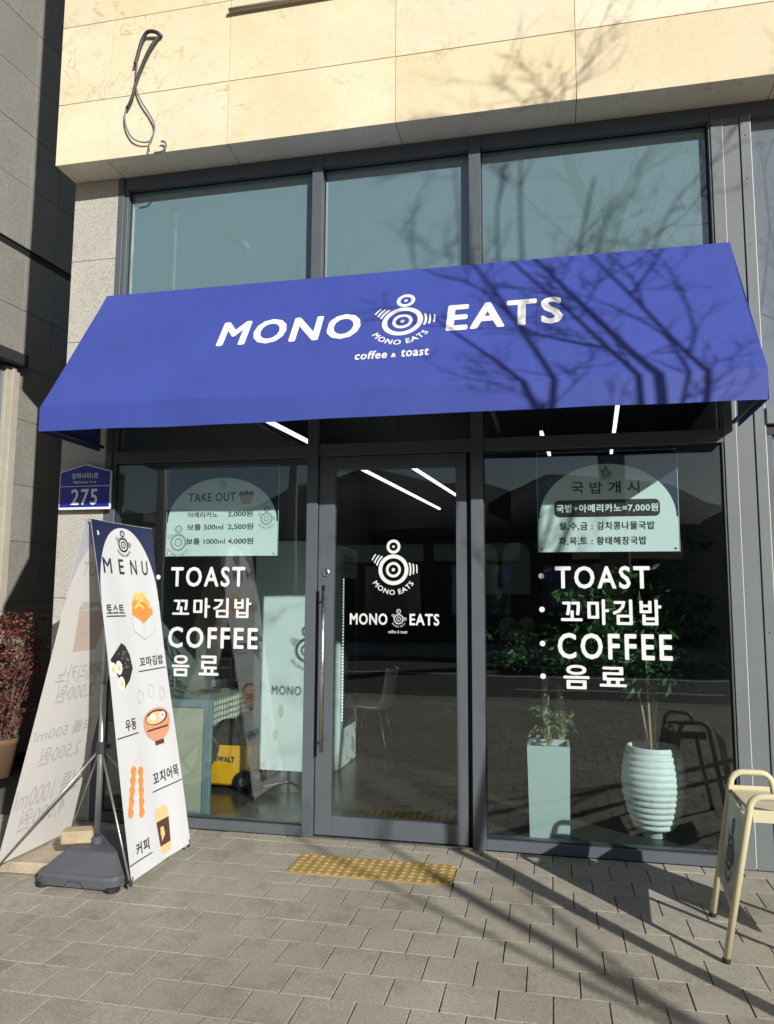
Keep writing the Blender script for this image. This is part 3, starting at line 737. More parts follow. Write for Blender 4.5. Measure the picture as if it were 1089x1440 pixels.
for k, ch in enumerate('MENU'): Print().text(ch, (.062, .237, .356, .481)[k], (.156, .289, .422, .547)[k], 1.575, 1.660, .010).obj('lettering', ban1, M_black, K1, L)
for st, a, b, c, d, u in (('토스트', .037, .237, 1.352, 1.402, ((.03, 1.338), (.25, 1.338))), ('꼬마김밥', .335, .60, 1.045, 1.100, ((.315, 1.022), (.62, 1.022))), ('우동', .101, .214, .722, .782, ((.01, .70), (.23, .70))), ('꼬치어묵', .33, .60, .395, .462, ((.31, .365), (.625, .365))), ('커피', .08, .21, .098, .160, ((.0, .075), (.23, .075)))):
    Print().text(st, a, b, c, d, .02).obj('lettering', ban1, M_black, K1, L); Print().line(u[0], u[1], .006).obj('underline', ban1, M_black, K1, L)
# toast in its paper pocket
q = Print(); q.poly([(.318, 1.345), (.43, 1.29), (.548, 1.345), (.548, 1.245), (.43, 1.195), (.318, 1.25)]); q.obj('paper_pocket_picture', ban1, M_palep, K1, L)
q = Print(); q.path([(.318, 1.345), (.43, 1.29), (.548, 1.345), (.548, 1.245), (.43, 1.195), (.318, 1.25)], .003, .0003, True); q.line((.43, 1.29), (.43, 1.195), .002, .0004); q.obj('paper_pocket_outline', ban1, M_greyp, K1, L)
q = Print(); q.poly([(.318, 1.347), (.335, 1.42), (.40, 1.445), (.50, 1.43), (.552, 1.36), (.548, 1.347), (.43, 1.292)]); q.obj('toast_picture', ban1, M_orange, K1, L)
q = Print(); rr = random.Random(9); [q.disc((rr.uniform(.35, .51), rr.uniform(1.415, 1.455)), rr.uniform(.004, .009), .0012, 7) for _ in range(16)]; q.obj('topping_picture', ban1, M_pink, K1, L)
q = Print(); q.poly([(.335, 1.422), (.37, 1.475), (.41, 1.46), (.45, 1.475), (.49, 1.46), (.535, 1.40), (.50, 1.415), (.42, 1.428)], .0004); q.ring((.40, 1.335), .055, .07, 40, 140, .0006, 8); q.ring((.44, 1.33), .085, .10, 30, 130, .0006, 8); q.obj('egg_picture', ban1, M_yell, K1, L)
# rice roll
q = Print(); q.poly([(.02, 1.11), (.15, 1.19), (.19, 1.175), (.205, 1.16), (.235, 1.12), (.25, 1.045), (.20, .985), (.13, .945), (.06, 1.04)]); q.obj('rice_roll_picture', ban1, M_black, K1, L)
q = Print(); [q.disc(c, .034, .0004, 16, .038) for c in ((.035, 1.055), (.095, 1.06), (.105, .975))]; q.obj('rice_picture', ban1, M_white, K1, L)
q = Print(); [q.disc(c, .014, .0008, 10, .018) for c in ((.035, 1.055), (.095, 1.06), (.105, .975))]; q.obj('filling_picture', ban1, M_yell, K1, L)
q = Print(); rr = random.Random(3); [q.disc((rr.uniform(.11, .21), rr.uniform(1.05, 1.15)), .003, .0004, 6) for _ in range(22)]; q.obj('sesame_picture', ban1, M_palep, K1, L)
# noodle bowl
q = Print(); q.poly([(.295 + .145 + .145 * math.cos(R(a)), .735 + (.115 if a > 180 else .07) * math.sin(R(a))) for a in range(0, 360, 12)]); q.obj('bowl_picture', ban1, M_peach, K1, L)
q = Print(); q.disc((.44, .752), .118, .0004, 24, .042); q.rect(.395, .485, .60, .625, .0004); q.line((.33, .69), (.55, .69), .010, .0005); q.obj('bowl_rim_picture', ban1, M_brownp, K1, L)
q = Print(); q.disc((.43, .750), .10, .0008, 20, .034); q.obj('noodle_picture', ban1, M_tan, K1, L)
q = Print(); q.disc((.395, .755), .034, .0011, 14, .02); q.disc((.50, .755), .036, .0011, 14, .022); q.obj('egg_white_picture', ban1, M_white, K1, L)
q = Print(); q.disc((.50, .755), .017, .0014, 10, .010); q.obj('fishcake_swirl_picture', ban1, M_pink, K1, L)
q = Print()
for cx, cy in ((.30, .885), (.42, .905), (.535, .875)): q.path([(cx + .03 * math.cos(R(a)) * (1 + .2 * math.sin(R(a * 4))), cy + .035 * math.sin(R(a)) * (1 + .15 * math.cos(R(a * 3)))) for a in range(0, 360, 24)], .003, 0, True)
q.obj('steam_picture', ban1, M_greyp, K1, L)
# skewers
q = Print(); q2 = Print()
for (x, y, dx, dy) in ((.135, .53, -.017, -.047), (.205, .515, -.008, -.049)):
    for k in range(5):
        P = [(x + dx * k + .026 * math.cos(R(a)) * (1 + .18 * math.sin(R(a * 3 + k * 40))), y - .02 + dy * k + .03 * math.sin(R(a))) for a in range(0, 360, 20)]
        q.poly(P, .00012 * k); q2.disc((x + dx * k + .012, y - .03 + dy * k), .010, .0009, 8)
q.obj('skewer_picture', ban1, M_orange, K1, L); q2.obj('skewer_crust_picture', ban1, M_peach, K1, L)
q = Print(); q.line((.138, .53), (.21, .60), .003); q.line((.208, .515), (.225, .61), .003); q.obj('stick_picture', ban1, M_tan, K1, L)
# coffee cup
q = Print(); q.poly([(.305, .235), (.312, .262), (.325, .275), (.42, .275), (.435, .262), (.445, .235), (.435, .05), (.42, .03), (.34, .03), (.325, .05)]); q.obj('cup_picture', ban1, M_tan, K1, L)
q = Print(); q.poly([(.309, .205), (.441, .205), (.433, .075), (.322, .075)], .0004); q.disc((.375, .262), .035, .0004, 14, .006); q.obj('cup_sleeve_picture', ban1, M_brownp, K1, L)
Print().text('COFFEE', .335, .418, .130, .152, .004, .0008).obj('cup_lettering', ban1, M_tan, K1, L)
for s_, t_ in ((.012, 1.855), (.623, 1.855), (.012, .015), (.623, .015)):
    b = Print().ring((s_, t_), .004, .009, n=14); b.obj('eyelet', ban1, M_dkmetal, K1, .002)
# faint mirrored print on the back of the price banner
for st, a, b, c, d in (('TAKE OUT', .08, .55, 1.555, 1.635), ('아메리카노', .078, .534, .95, 1.055), ('2,000원', .122, .483, .838, .945), ('보틀 500ml', .028, .566, .64, .712), ('2,500원', .12, .494, .492, .600), ('보틀 1000ml', .012, .585, .265, .405), ('4,000원', .089, .489, .140, .270)):
    Print().text(st, a, b, c, d, .008, 0, True).obj('lettering', ban2, M_ghost, K2, L)
q = Print(); q.poly([(.17, 1.13), (.39, 1.13), (.43, 1.36), (.14, 1.36)]); q.obj('cup_picture', ban2, M_ghost2, K2, L)
q = Print(); q.poly([(.13, 1.365), (.44, 1.365), (.42, 1.41), (.15, 1.41)]); q.text('coffee', .20, .36, 1.22, 1.27, .012, .0004, True); q.obj('cup_lid_picture', ban2, M_ghost, K2, L)

# small block lying on the base, slab of concrete under the banner's left corner
b = MB(); b.box(-.085, .085, -.05, .05, 0, .068); o = b.obj('stone_block', M_brick, bevel=.008); o.location = (-1.885, -.84, .153); o.rotation_euler = (.03, -.02, .35)
tag(o, 'rough pale sandstone brick lying on the dark banner base', 'stone')
b = MB(); b.box(-.20, .20, -.26, .26, 0, .062); o = b.obj('concrete_slab', M_slab, bevel=.008); o.location = (-2.15, -.70, .001); o.rotation_euler = (0, 0, .08)
tag(o, 'pale concrete slab on the paving beside the banner base', 'slab')

# ------------------------------------------------------------------ cream sign stand at the right
AS = thing('sidewalk_sign', 'cream tubular sidewalk sign with ringed emblem panel beside the grey pillar', 'sign', (1.56, -.94, 0))
def loop(y, H, x0, x1, xa, xb):
    r = .055; pts = [(x0, y, .012)]
    for k in range(7): t = R(180 - 15 * k); pts.append((xa + r + r * math.cos(t), y, H - r + r * math.sin(t)))
    for k in range(7): t = R(90 - 15 * k); pts.append((xb - r + r * math.cos(t), y, H - r + r * math.sin(t)))
    pts.append((x1, y, .012)); return pts
for y, x0, H in ((-1.178, 1.337, .668), (-.702, 1.377, .668)):
    xa = 1.452 if y < -1 else 1.480; xb = xa + .185; x1 = xb + (xa - x0)
    b = MB(); b.tube(loop(y, H, x0, x1, xa, xb), .0145, 12); b.obj('tube_loop', M_cream, AS, True)
    for x in (x0, x1): b = MB(); b.lathe([(.016, 0), (.017, .004), (.017, .018), (.015, .02)], (x, y, 0), 12); b.obj('rubber_foot', M_rubber, AS)
def asl(s, t, w, sd=1):       # panel between the left legs: s from far leg to near leg, t up
    f = t / .66; y = -.717 - s * .446 / 1.0
    xl = 1.377 + (1.337 - 1.377) * s + (.105 + .01 * s) * f
    if sd < 0: xl = (1.665 + .105 + .0) - (xl - 1.452) + .0
    return (xl - w * sd, y, .012 + t)
def quadpanel(name, s0, s1, t0, t1, mat, thick, fn):
    V, F = grid(lambda u, v, w: fn(u, v, w), s0, s1, t0, t1, 1, 1, thick); return mesh(name, V, F, mat, AS)
for sd in (1, -1):
    fn = (lambda u, v, w, sd=sd: asl(u, v, w, sd))
    pn = quadpanel('panel', .0, 1., .20, .545, M_gpanel, .004, fn)
    for t0, t1 in ((.545, .565), (.18, .20)): quadpanel('rail', -.0, 1., t0, t1, M_cream, .012, fn)
    if sd == 1:
        q = Print(); logo(q, (.5, .355), .075, aspect=2.2); q.obj('emblem', fn, M_black, pn, .001)
box('top_tray', 1.475, 1.64, -1.16, -.72, .575, .592, M_cream, AS, bevel=.003)
box('tray_lip', 1.468, 1.647, -1.163, -1.1605, .56, .61, M_cream, AS); box('tray_lip', 1.468, 1.647, -.7195, -.717, .56, .61, M_cream, AS)

# ------------------------------------------------------------------ loose cable and rod on the fascia
cp = [(-1.93, -.25, 5.37), (-1.955, -.268, 5.392), (-2.0, -.275, 5.405), (-2.04, -.27, 5.40), (-2.075, -.268, 5.34), (-2.10, -.268, 5.24), (-2.115, -.268, 5.18)]
CB = thing('loose_cable', 'loop of loose grey cable hanging down the cream stone fascia', 'cable', (-2.05, -.24, 4.5))
def smooth(P, n=5):
    P = [Vector(p) for p in P]; out = []
    for i in range(len(P) - 1):
        p0, p1, p2, p3 = P[max(i - 1, 0)], P[i], P[i + 1], P[min(i + 2, len(P) - 1)]
        for k in range(n):
            t = k / n; out.append(.5 * ((2 * p1) + (p2 - p0) * t + (2 * p0 - 5 * p1 + 4 * p2 - p3) * t * t + (3 * p1 - p0 - 3 * p2 + p3) * t ** 3))
    return out + [P[-1]]
b = MB(); b.tube(smooth(cp), .013, 8); b.tube(smooth([(-1.945, -.262, 5.37), (-2.0, -.275, 5.28), (-2.06, -.27, 5.16), (-2.10, -.268, 5.05), (-2.13, -.266, 4.93), (-2.165, -.262, 4.86)]), [.011] * 26, 8); b.obj('sheathed_cable', M_cable, CB, True)
b = MB(); b.tube(smooth([(-2.10, -.268, 5.20), (-2.105, -.262, 5.02), (-2.06, -.262, 4.90), (-1.99, -.26, 4.79), (-1.95, -.26, 4.70), (-1.965, -.262, 4.62), (-1.99, -.262, 4.59), (-2.06, -.262, 4.60), (-2.12, -.262, 4.64), (-2.165, -.262, 4.72), (-2.182, -.262, 4.80), (-2.17, -.262, 4.88)]), .0055, 6)
b.tube(smooth([(-1.97, -.262, 4.62), (-1.982, -.268, 4.56), (-1.975, -.272, 4.512)]), .005, 6); b.tube(smooth([(-1.94, -.268, 4.50), (-1.88, -.268, 4.505), (-1.855, -.266, 4.54), (-1.87, -.262, 4.575), (-1.895, -.262, 4.58)]), .007, 6); b.obj('thin_wire', M_cable2, CB, True)
b = MB(); b.tube([(-1.424, -.262, 5.476), (-.4, -.262, 5.476)], .016, 10); o = b.obj('metal_rod', M_rod, None, True); tag(o, 'stained metal rod fixed across the upper stone fascia', 'rod')
# ------------------------------------------------------------------ red bush by the left building
def leaves(n, cen, rad, size, rng, shell=.35, long=2.0, drop=.0):
    b = MB()
    for _ in range(n):
        while True:
            p = Vector((rng.uniform(-1, 1), rng.uniform(-1, 1), rng.uniform(-1, 1)))
            if shell < p.length < 1: break
        c = Vector(cen) + Vector((p.x * rad[0], p.y * rad[1], p.z * rad[2]))
        d = Vector((rng.gauss(p.x, .6), rng.gauss(p.y, .6), rng.gauss(-drop, .5))).normalized(); u = d.orthogonal().normalized(); u = (Matrix.Rotation(rng.uniform(0, 6.28), 3, d) @ u)
        s = size * rng.uniform(.6, 1.3); nn = d.cross(u)
        b.add([c, c + d * s * long * .5 + u * s * .5 + nn * s * .12, c + d * s * long, c + d * s * long * .5 - u * s * .5 + nn * s * .12], [(0, 1, 2), (0, 2, 3)])
    return b
rng = random.Random(5)
BU = thing('nandina_bush', 'reddish leafy bush in a pot against the dark granite wall', 'bush', (-3.86, .95, 0))
b = MB()
for k in range(13):
    a = rng.uniform(0, 6.28); r = rng.uniform(.02, .12); q = rng.uniform(.1, .3)
    p0 = Vector((-3.86 + r * math.cos(a), .95 + r * math.sin(a), .24)); p1 = p0 + Vector((q * math.cos(a), q * math.sin(a), rng.uniform(.4, .95)))
    b.tube([p0, (p0 + p1) / 2 + Vector((0, 0, .08)), p1], [.007, .005, .003], 5)
b.obj('stem', M_bark2, BU)
b = MB()
for k in range(64):
    a = rng.uniform(0, 6.28); z = rng.uniform(.36, 1.36); q = rng.uniform(0, .36) * (1.15 - abs(z - .85))
    c = (-3.84 + q * math.cos(a), .95 + q * math.sin(a), z); l = leaves(rng.randint(30, 70), c, (.11, .12, .07), rng.uniform(.014, .024), rng, .1, rng.uniform(1.8, 2.6)); b.add(l.V, l.F)
b.obj('foliage', M_red, BU)
b = MB(); b.lathe([(.13, 0), (.165, .26), (.175, .27), (.175, .31), (.15, .31), (.145, .28)], (-3.86, .95, 0), 24); b.obj('pot', plain('terracotta_pot', (.14, .085, .05), .8, var=.2, vscale=6), BU, True)

# ------------------------------------------------------------------ inside the shop
o = box('shop_floor', -2.39, 2.4, .111, 8.2, -.02, .014, M_floor); tag(o, kind='structure')
o = box('shop_ceiling', -2.39, 2.4, .111, 8.2, 3.38, 3.44, M_ceil); tag(o, kind='structure')
o = box('shop_back_wall', -2.39, 2.4, 8.0, 8.15, .014, 3.38, M_int); tag(o, kind='structure')
o = box('shop_side_wall', 2.2, 2.35, .2, 8.0, .014, 3.38, M_intg); tag(o, kind='structure')
o = box('shop_left_wall', -2.40, -2.36, .112, 8.0, .014, 3.38, M_intg); tag(o, kind='structure')
for nm, p, q in (('long white LED tube lamp over the left table', (-1.6, .8), (-1.08, 7.4)), ('white LED tube lamp seen through the middle of the door', (-.9, 2.4), (-.62, 5.8)), ('short LED tube lamp nearest the right window corner', (1.16, .9), (1.262, 2.95)), ('short LED tube lamp left of the one by the right window corner', (.60, 1.9), (.668, 2.95))):
    L_ = thing('ceiling_lamp', nm, 'lamp', (*((p[0] + q[0]) / 2, (p[1] + q[1]) / 2), 2.9), group='tube lamps under the shop ceiling')
    d = Vector((q[0] - p[0], q[1] - p[1], 0)).normalized(); s = Vector((-d.y, d.x, 0)) * .013
    P = [Vector((*p, 2.9)), Vector((*q, 2.9))]
    b = MB(); b.add([P[0] - s, P[0] + s, P[1] + s, P[1] - s] + [x + Vector((0, 0, .03)) for x in (P[0] - s, P[0] + s, P[1] + s, P[1] - s)], [(0, 1, 2, 3), (7, 6, 5, 4), (0, 4, 5, 1), (1, 5, 6, 2), (2, 6, 7, 3), (3, 7, 4, 0)]); b.obj('diffuser', M_led, L_)
    b = MB()
    for f in (.15, .85): c = P[0].lerp(P[1], f); b.tube([c + Vector((0, 0, .03)), c + Vector((0, 0, .48))], .004, 6)
    b.obj('hanger', M_dkmetal, L_)
# table with a checked cloth
T = thing('dining_table', 'table with a checked cloth inside behind the left window', 'table', (-2.0, 1.0, .014))
box('table_top', -2.34, -1.722, .44, 1.6, .715, .745, M_mint, T)
for x in (-2.28, -1.78):
    for y in (.5, 1.54): box('leg', x - .02, x + .02, y - .02, y + .02, .014, .714, M_dkmetal, T)
V = []; F = []; n = 60
rim = [(-2.345 + (.63) * k / 15, .434) for k in range(16)] + [(-1.715, .434 + 1.172 * k / 29) for k in range(1, 30)] + [(-1.715 - .63 * k / 15, 1.606) for k in range(1, 16)]
for i, (x, y) in enumerate(rim):
    wv = .008 * math.sin(i * 1.3); V += [(x, y, .749), (x + (wv if x > -1.72 else 0) + (.006 if x > -1.72 else 0), y + (wv - .006 if y < .44 else 0), .58 + .012 * math.sin(i * .7))]
for i in range(len(rim) - 1): F.append((2 * i, 2 * i + 2, 2 * i + 3, 2 * i + 1))
n0 = len(V); V += [(-2.345, .434, .7492), (-1.715, .434, .7492), (-1.715, 1.606, .7492), (-2.345, 1.606, .7492)]; F.append((n0, n0 + 1, n0 + 2, n0 + 3))
o = mesh('tablecloth', V, F, M_cloth); tag(o, 'pale checked tablecloth hanging over the edge of the inside table', 'tablecloth')
b = MB(); b.box(-2.05, -1.80, 1.15, 1.4, .7495, .80); b.lathe([(.05, 0), (.06, .05), (.05, .1)], (-1.9, .85, .7495), 14); tag(b.obj('table_tray', M_dkmetal), 'small dark tray and tin on the checked tablecloth', 'tray')
# yellow tool box on wheels
X = thing('tool_box', 'yellow wheeled tool box with black lid under the checked table', 'tool box', (-1.78, 1.0, .014))
b = MB(); b.prism([(-1.98, .05), (-1.655, .05), (-1.635, .36), (-2.0, .36)], .90, 1.22, 1); b.obj('body', M_tool, X, bevel=.015)
b = MB(); b.box(-2.01, -1.625, .88, 1.24, .362, .42); b.box(-1.95, -1.69, .93, 1.2, .421, .52); b.tube([(-1.93, .9, .45), (-1.93, .87, .56), (-1.72, .87, .56), (-1.72, .9, .45)], .014, 8); b.obj('lid', M_rubber, X, bevel=.006)
for y in (.91, 1.19):
    b = MB(); b.lathe([(.02, -.03), (.075, -.028), (.08, -.02), (.08, .02), (.075, .028), (.02, .03)], (0, 0, 0), 20); b.V = [(-1.64 + a, y - .025 + c, .094 + b2) for a, b2, c in b.V]; b.obj('wheel', M_rubber, X, True)
    b = MB(); b.lathe([(.035, -.034), (.035, .034)], (0, 0, 0), 12); b.V = [(-1.64 + a, y - .025 + c, .094 + b2) for a, b2, c in b.V]; b.obj('wheel_hub', M_alu, X)
b = MB(); b.tube(smooth([(-2.02, .86, .40), (-1.93, .84, .43), (-1.86, .85, .36), (-1.90, .86, .24), (-1.98, .86, .16)]), .02, 8); b.obj('hose', M_rubber, X, True)
Print().text('DEWALT', -1.93, -1.73, .225, .268, .06).obj('lettering', wall(.898), M_black, X)
# framed board just inside the glass
X = thing('framed_board', 'low blue grey framed board with beige panel inside the left window', 'board', (-1.85, .17, .014))
b = MB(); b.box(-2.12, -2.06, .15, .185, .014, .79); b.box(-1.645, -1.588, .15, .185, .014, .79); b.box(-2.0595, -1.6455, .1505, .1845, .735, .7895); b.box(-2.0595, -1.6455, .1505, .1845, .014, .06); b.obj('frame', M_bluegr, X, bevel=.006)
box('panel', -2.0594, -1.6456, .16, .175, .0605, .7345, M_beige, X)
# plain upright banner panel inside, two faint tan ovals on it
X = thing('indoor_banner', 'plain pale upright banner panel inside the shop, beside the left edge of the door', 'banner', (-1.36, 1.06, .15))
bx = box('sheet', -1.655, -1.06, 1.05, 1.053, .15, 1.93, M_poster, X)
W1 = wall(1.05)
Print().disc((-1.42, .60), .022, 0, 14, .055).disc((-1.46, .42), .018, 0, 14, .04).obj('food_picture', W1, plain('faint_tan', (.66, .60, .48), .6), bx)
b = MB(); b.tube([(-1.66, 1.052, 1.94), (-1.055, 1.052, 1.94)], .01, 8); b.tube([(-1.36, 1.09, .014), (-1.36, 1.07, 1.94)], .012, 8); b.tube([(-1.6, .95, .022), (-1.36, 1.09, .06), (-1.12, .95, .022)], .012, 8); b.obj('support', M_dkmetal, X)
# counter at the back left
X = thing('service_counter', 'pale green service counter at the rear left of the shop', 'counter', (-1.95, 2.6, .014))
box('body', -2.35, -1.72, 2.3, 2.9, .014, 1.0, M_mint, X); box('worktop', -2.355, -1.66, 2.24, 2.94, 1.001, 1.04, M_intg, X)
# upright drinks fridge
X = thing('drinks_fridge', 'tall white drinks fridge with dotted light strip left of the chair', 'fridge', (-1.43, 2.0, .014))
box('body', -1.72, -1.135, 1.72, 2.3, .014, 1.72, M_fridge, X, bevel=.01); box('top_sign', -1.72, -1.135, 1.715, 2.3, 1.722, 1.93, M_fridge, X, bevel=.01)
Print().text('DRINK', 1.80, 2.15, 1.79, 1.86, .04).obj('lettering', lambda u, v, w: (-1.1345 + w, u, v), M_bdark, X)
b = MB()
for k in range(46): b.box(-1.1345, -1.130, 1.80, 1.812, .42 + k * .027, .43 + k * .027)
b.obj('light_strip', emit('fridge_led', (.85, .95, 1.), 1.6), X)
box('glass_front', -1.1348, -1.131, 1.84, 2.26, .35, 1.66, plain('fridge_glass', (.05, .07, .07), .08), X)
# white shell chair
X = thing('shell_chair', 'white moulded shell chair with thin chrome legs seen through the door', 'chair', (-1.03, 2.5, .014))
V = []; F = []; nu, nv = 12, 16
prof = [(-.20, .445), (-.15, .435), (-.05, .425), (.05, .42), (.13, .43), (.18, .46), (.205, .52), (.22, .60), (.235, .70), (.245, .78), (.25, .81)]
for i, (px, pz) in enumerate(prof):
    for j in range(9):
        s = (j - 4) / 4; hw = .215 - .03 * (i / 10) ** 2
        curl = .055 * s * s * (1 if i < 6 else .4)
        V.append((-1.03 + px - (.07 * s * s if i >= 5 else 0), 2.5 + hw * s, pz + curl))
for i in range(len(prof) - 1):
    for j in range(8): F.append((i * 9 + j, i * 9 + j + 1, (i + 1) * 9 + j + 1, (i + 1) * 9 + j))
o = mesh('shell', V, F, M_chair, X, True); md = o.modifiers.new('s', 'SOLIDIFY'); md.thickness = .008
for sx, sy in ((-1, -1), (1, -1), (1, 1), (-1, 1)):
    b = MB(); b.tube([(-1.03 + sx * .10, 2.5 + sy * .11, .425), (-1.03 + sx * .19, 2.5 + sy * .19, .014)], .009, 8); b.obj('leg', M_chrome, X, True)
# arched menu boards on the back wall
for (x0, x1, z0, z1), nm in (((-.62, -.20, 1.55, 2.38), 'larger arched menu board at the left end of the back wall row'), ((-.12, .33, 1.55, 2.40), 'larger arched menu board beside it on the dark back wall'), ((-.18, .09, .80, 1.18), 'small arched card low on the back wall, left of two'), ((.13, .39, .80, 1.18), 'small arched card low on the back wall, right of two')):
    hw = (x1 - x0) / 2; cx = (x0 + x1) / 2
    P = [(x0, z0), (x1, z0)] + [(cx + hw * math.cos(math.pi * k / 16), z1 - hw + hw * math.sin(math.pi * k / 16)) for k in range(17)]
    T = thing('menu_board', nm, 'menu board', (cx, 7.98, z0), group='arched boards on the back wall'); MB().prism(P, 7.97, 7.995, 1).obj('board', M_fridge, T)
    q = Print(); [q.rect(x0 + .06, x1 - .06 - .05 * (k % 3), z0 + .08 + k * .07, z0 + .09 + k * .07) for k in range(int((z1 - z0 - hw) / .07))]; q.obj('printed_lines', wall(7.97), M_greyp, T)

# potted plants
def leafcluster(cs, n, rad, size, rng, long=2.2, drop=.35):
    b = MB()
    for c in cs:
        l = leaves(n, c, rad, size, rng, .15, long, drop); b.add(l.V, l.F)
    return b
rng = random.Random(8)
X = thing('potted_plant', 'leafy green plant in a round white ribbed pot behind the right window', 'plant', (1.265, .47, .014), group='plants behind the right window')
prof = [(.062, 0), (.07, .004), (.066, .05)]
for k in range(13):
    z = .06 + k * .0375; f = (z - .05) / .49; r = .105 + .085 * math.sin(math.pi * min(1, f * .82 + .04)) ** .75
    prof += [(r - .003, z), (r + .003, z + .012), (r + .0035, z + .022), (r - .003, z + .035)]
r_top = prof[-1][0]; prof += [(r_top, .55), (r_top - .016, .552), (r_top - .02, .50)]
b = MB(); b.lathe(prof, (1.265, .47, .014), 48); b.obj('pot', M_pot, X, True)
b = MB(); b.lathe([(.05, .0), (r_top - .021, .0), (r_top - .021, .006), (.05, .012)], (1.265, .47, .515), 24); b.obj('soil', M_soil, X)
tops = []
b = MB()
for dx, dy, hh in ((-.09, .02, 1.05), (-.03, -.04, 1.2), (.03, .03, 1.25), (.05, -.02, 1.1), (0, .05, 1.4)):
    p = smooth([(1.265 + dx * .2, .47 + dy * .3, .52), (1.265 + dx * .6, .47 + dy, .8), (1.265 + dx, .47 + dy * 1.5, hh)], 5); b.tube(p, [.008] * len(p), 7); tops.append(Vector(p[-1]))
b.obj('stem', M_stem, X, True)
cs = [(t.x + rng.gauss(0, .19), t.y + rng.gauss(0, .10), t.z + rng.gauss(.05, .16)) for t in tops for _ in range(13)]
cs = [(min(c[0], 1.58), max(c[1], .28), c[2]) for c in cs]
leafcluster(cs, 40, (.12, .10, .06), .026, rng, 3.2).obj('foliage', M_leaf, X)
X = thing('potted_plant', 'small trailing plant in a tall square white planter behind the right window', 'plant', (.625, .35, .014), group='plants behind the right window')
b = MB(); b.add([(.505, .235, .014), (.745, .235, .014), (.745, .475, .014), (.505, .475, .014), (.495, .225, .575), (.755, .225, .575), (.755, .485, .575), (.495, .485, .575), (.51, .24, .575), (.74, .24, .575), (.74, .47, .575), (.51, .47, .575), (.51, .24, .54), (.74, .24, .54), (.74, .47, .54), (.51, .47, .54)],
      [(3, 2, 1, 0), (0, 1, 5, 4), (1, 2, 6, 5), (2, 3, 7, 6), (3, 0, 4, 7), (4, 5, 9, 8), (5, 6, 10, 9), (6, 7, 11, 10), (7, 4, 8, 11), (8, 9, 13, 12), (9, 10, 14, 13), (10, 11, 15, 14), (11, 8, 12, 15), (12, 13, 14, 15)])
b.obj('pot', plain('grey_white_planter', (.44, .52, .51), .4, var=.06, vscale=4), X)
b = MB(); cs = []
for k in range(9):
    e_ = Vector((.625 + rng.gauss(0, .07), .35 + rng.gauss(0, .06), rng.uniform(.66, .84))); b.tube([(.625, .35, .54), ((.625 + e_.x) / 2, (.35 + e_.y) / 2, e_.z - .05), e_], [.004, .003, .002], 5); cs.append(tuple(e_))
b.obj('stem', M_stem, X); leafcluster(cs, 22, (.06, .05, .05), .022, rng, 1.8, .4).obj('foliage', M_leaf2, X)
X = thing('potted_plant', 'bushy dark green tree in a dark pot standing behind the square planter', 'plant', (.66, .95, .014), group='plants behind the right window')
b = MB(); b.lathe([(.12, 0), (.15, .3), (.14, .3), (.13, .27)], (.66, .95, .014), 20); b.obj('pot', M_rubber, X)
b = MB(); b.tube([(.62, .95, .28), (.61, .94, .7), (.60, .93, 1.0)], [.03, .028, .02], 9); b.tube([(.70, .96, .28), (.71, .96, .7), (.70, .97, 1.0)], [.03, .028, .02], 9); b.obj('trunk', M_stem, X, True)
cs = [(.62 + rng.gauss(0, .15), .93 + rng.gauss(0, .1), 1.08 + rng.gauss(0, .09)) for _ in range(26)]
leafcluster(cs, 40, (.10, .09, .07), .026, rng, 2.2).obj('foliage', M_leaf, X)

# ------------------------------------------------------------------ street trees behind the viewer (they cast the shadows and show in the glass)
def grow(b, p, d, l, r, lev, rng, up=.25):
    n = 4; pts = [Vector(p)]; d = Vector(d).normalized(); dd = d.copy()
    for k in range(n):
        dd = (dd + Vector((rng.gauss(0, .14), rng.gauss(0, .14), rng.gauss(up * .35, .10)))).normalized(); pts.append(pts[-1] + dd * l / n)
    b.tube(pts, [r * (1 - .7 * k / n) for k in range(n + 1)], 5 if r > .012 else 4, False)
    if lev <= 0: return
    for k in range(rng.choice((3, 4, 5)) if lev > 1 else rng.choice((3, 4))):
        f = rng.uniform(.25, 1.0); i = min(n - 1, int(f * n)); q = pts[i].lerp(pts[i + 1], f * n - i)
        a = rng.uniform(0, 6.28); side = dd.orthogonal().normalized(); side = Matrix.Rotation(a, 3, dd) @ side
        grow(b, q, (dd * .75 + side * rng.uniform(.45, .85)), l * rng.uniform(.42, .62), r * (1 - .7 * f) * .62 + .0015, lev - 1, rng, up)
def limb(b, pts, r0, r1, rng, n=8, twigs=0, tl=.6, lev=1, tr=.010):
    s = smooth(pts, 6); m = len(s)
    b.tube(s, [r0 + (r1 - r0) * i / (m - 1) for i in range(m)], n)
    for _ in range(twigs):
        i = rng.randint(2, m - 2); d = (s[i + 1] - s[i]).normalized(); side = Matrix.Rotation(rng.uniform(0, 6.28), 3, d) @ d.orthogonal().normalized()
        grow(b, s[i], d * .6 + side * .8, tl * rng.uniform(.6, 1.2), tr, lev, rng)
rng = random.Random(21)
T2 = thing('street_tree', 'bare slender many-stemmed tree whose crisp shadow crosses the blue awning', 'tree', (2.46, -2.7, 0))
tr = MB(); DX, DZ, TY = -2.478, -1.624, -2.7      # limbs were laid out on a plane farther up-sun; this slides them along the sun's ray
p_ = lambda x, z, dy=0.: (x + DX + .885 * -dy, TY + dy, z + DZ + .58 * -dy)
limb(tr, [(2.46, TY, -.02), (2.455, TY, .5), (2.455, TY, 1.0)], .042, .036, rng, 12)
limb(tr, [(2.455, TY, .95), p_(4.93, 3.1), p_(4.92, 4.2), p_(4.89, 5.3)], .036, .022, rng, 10)
limb(tr, [(2.455, TY, .9), p_(5.05, 3.2), p_(5.26, 4.2), p_(5.46, 5.0)], .036, .026, rng, 10)
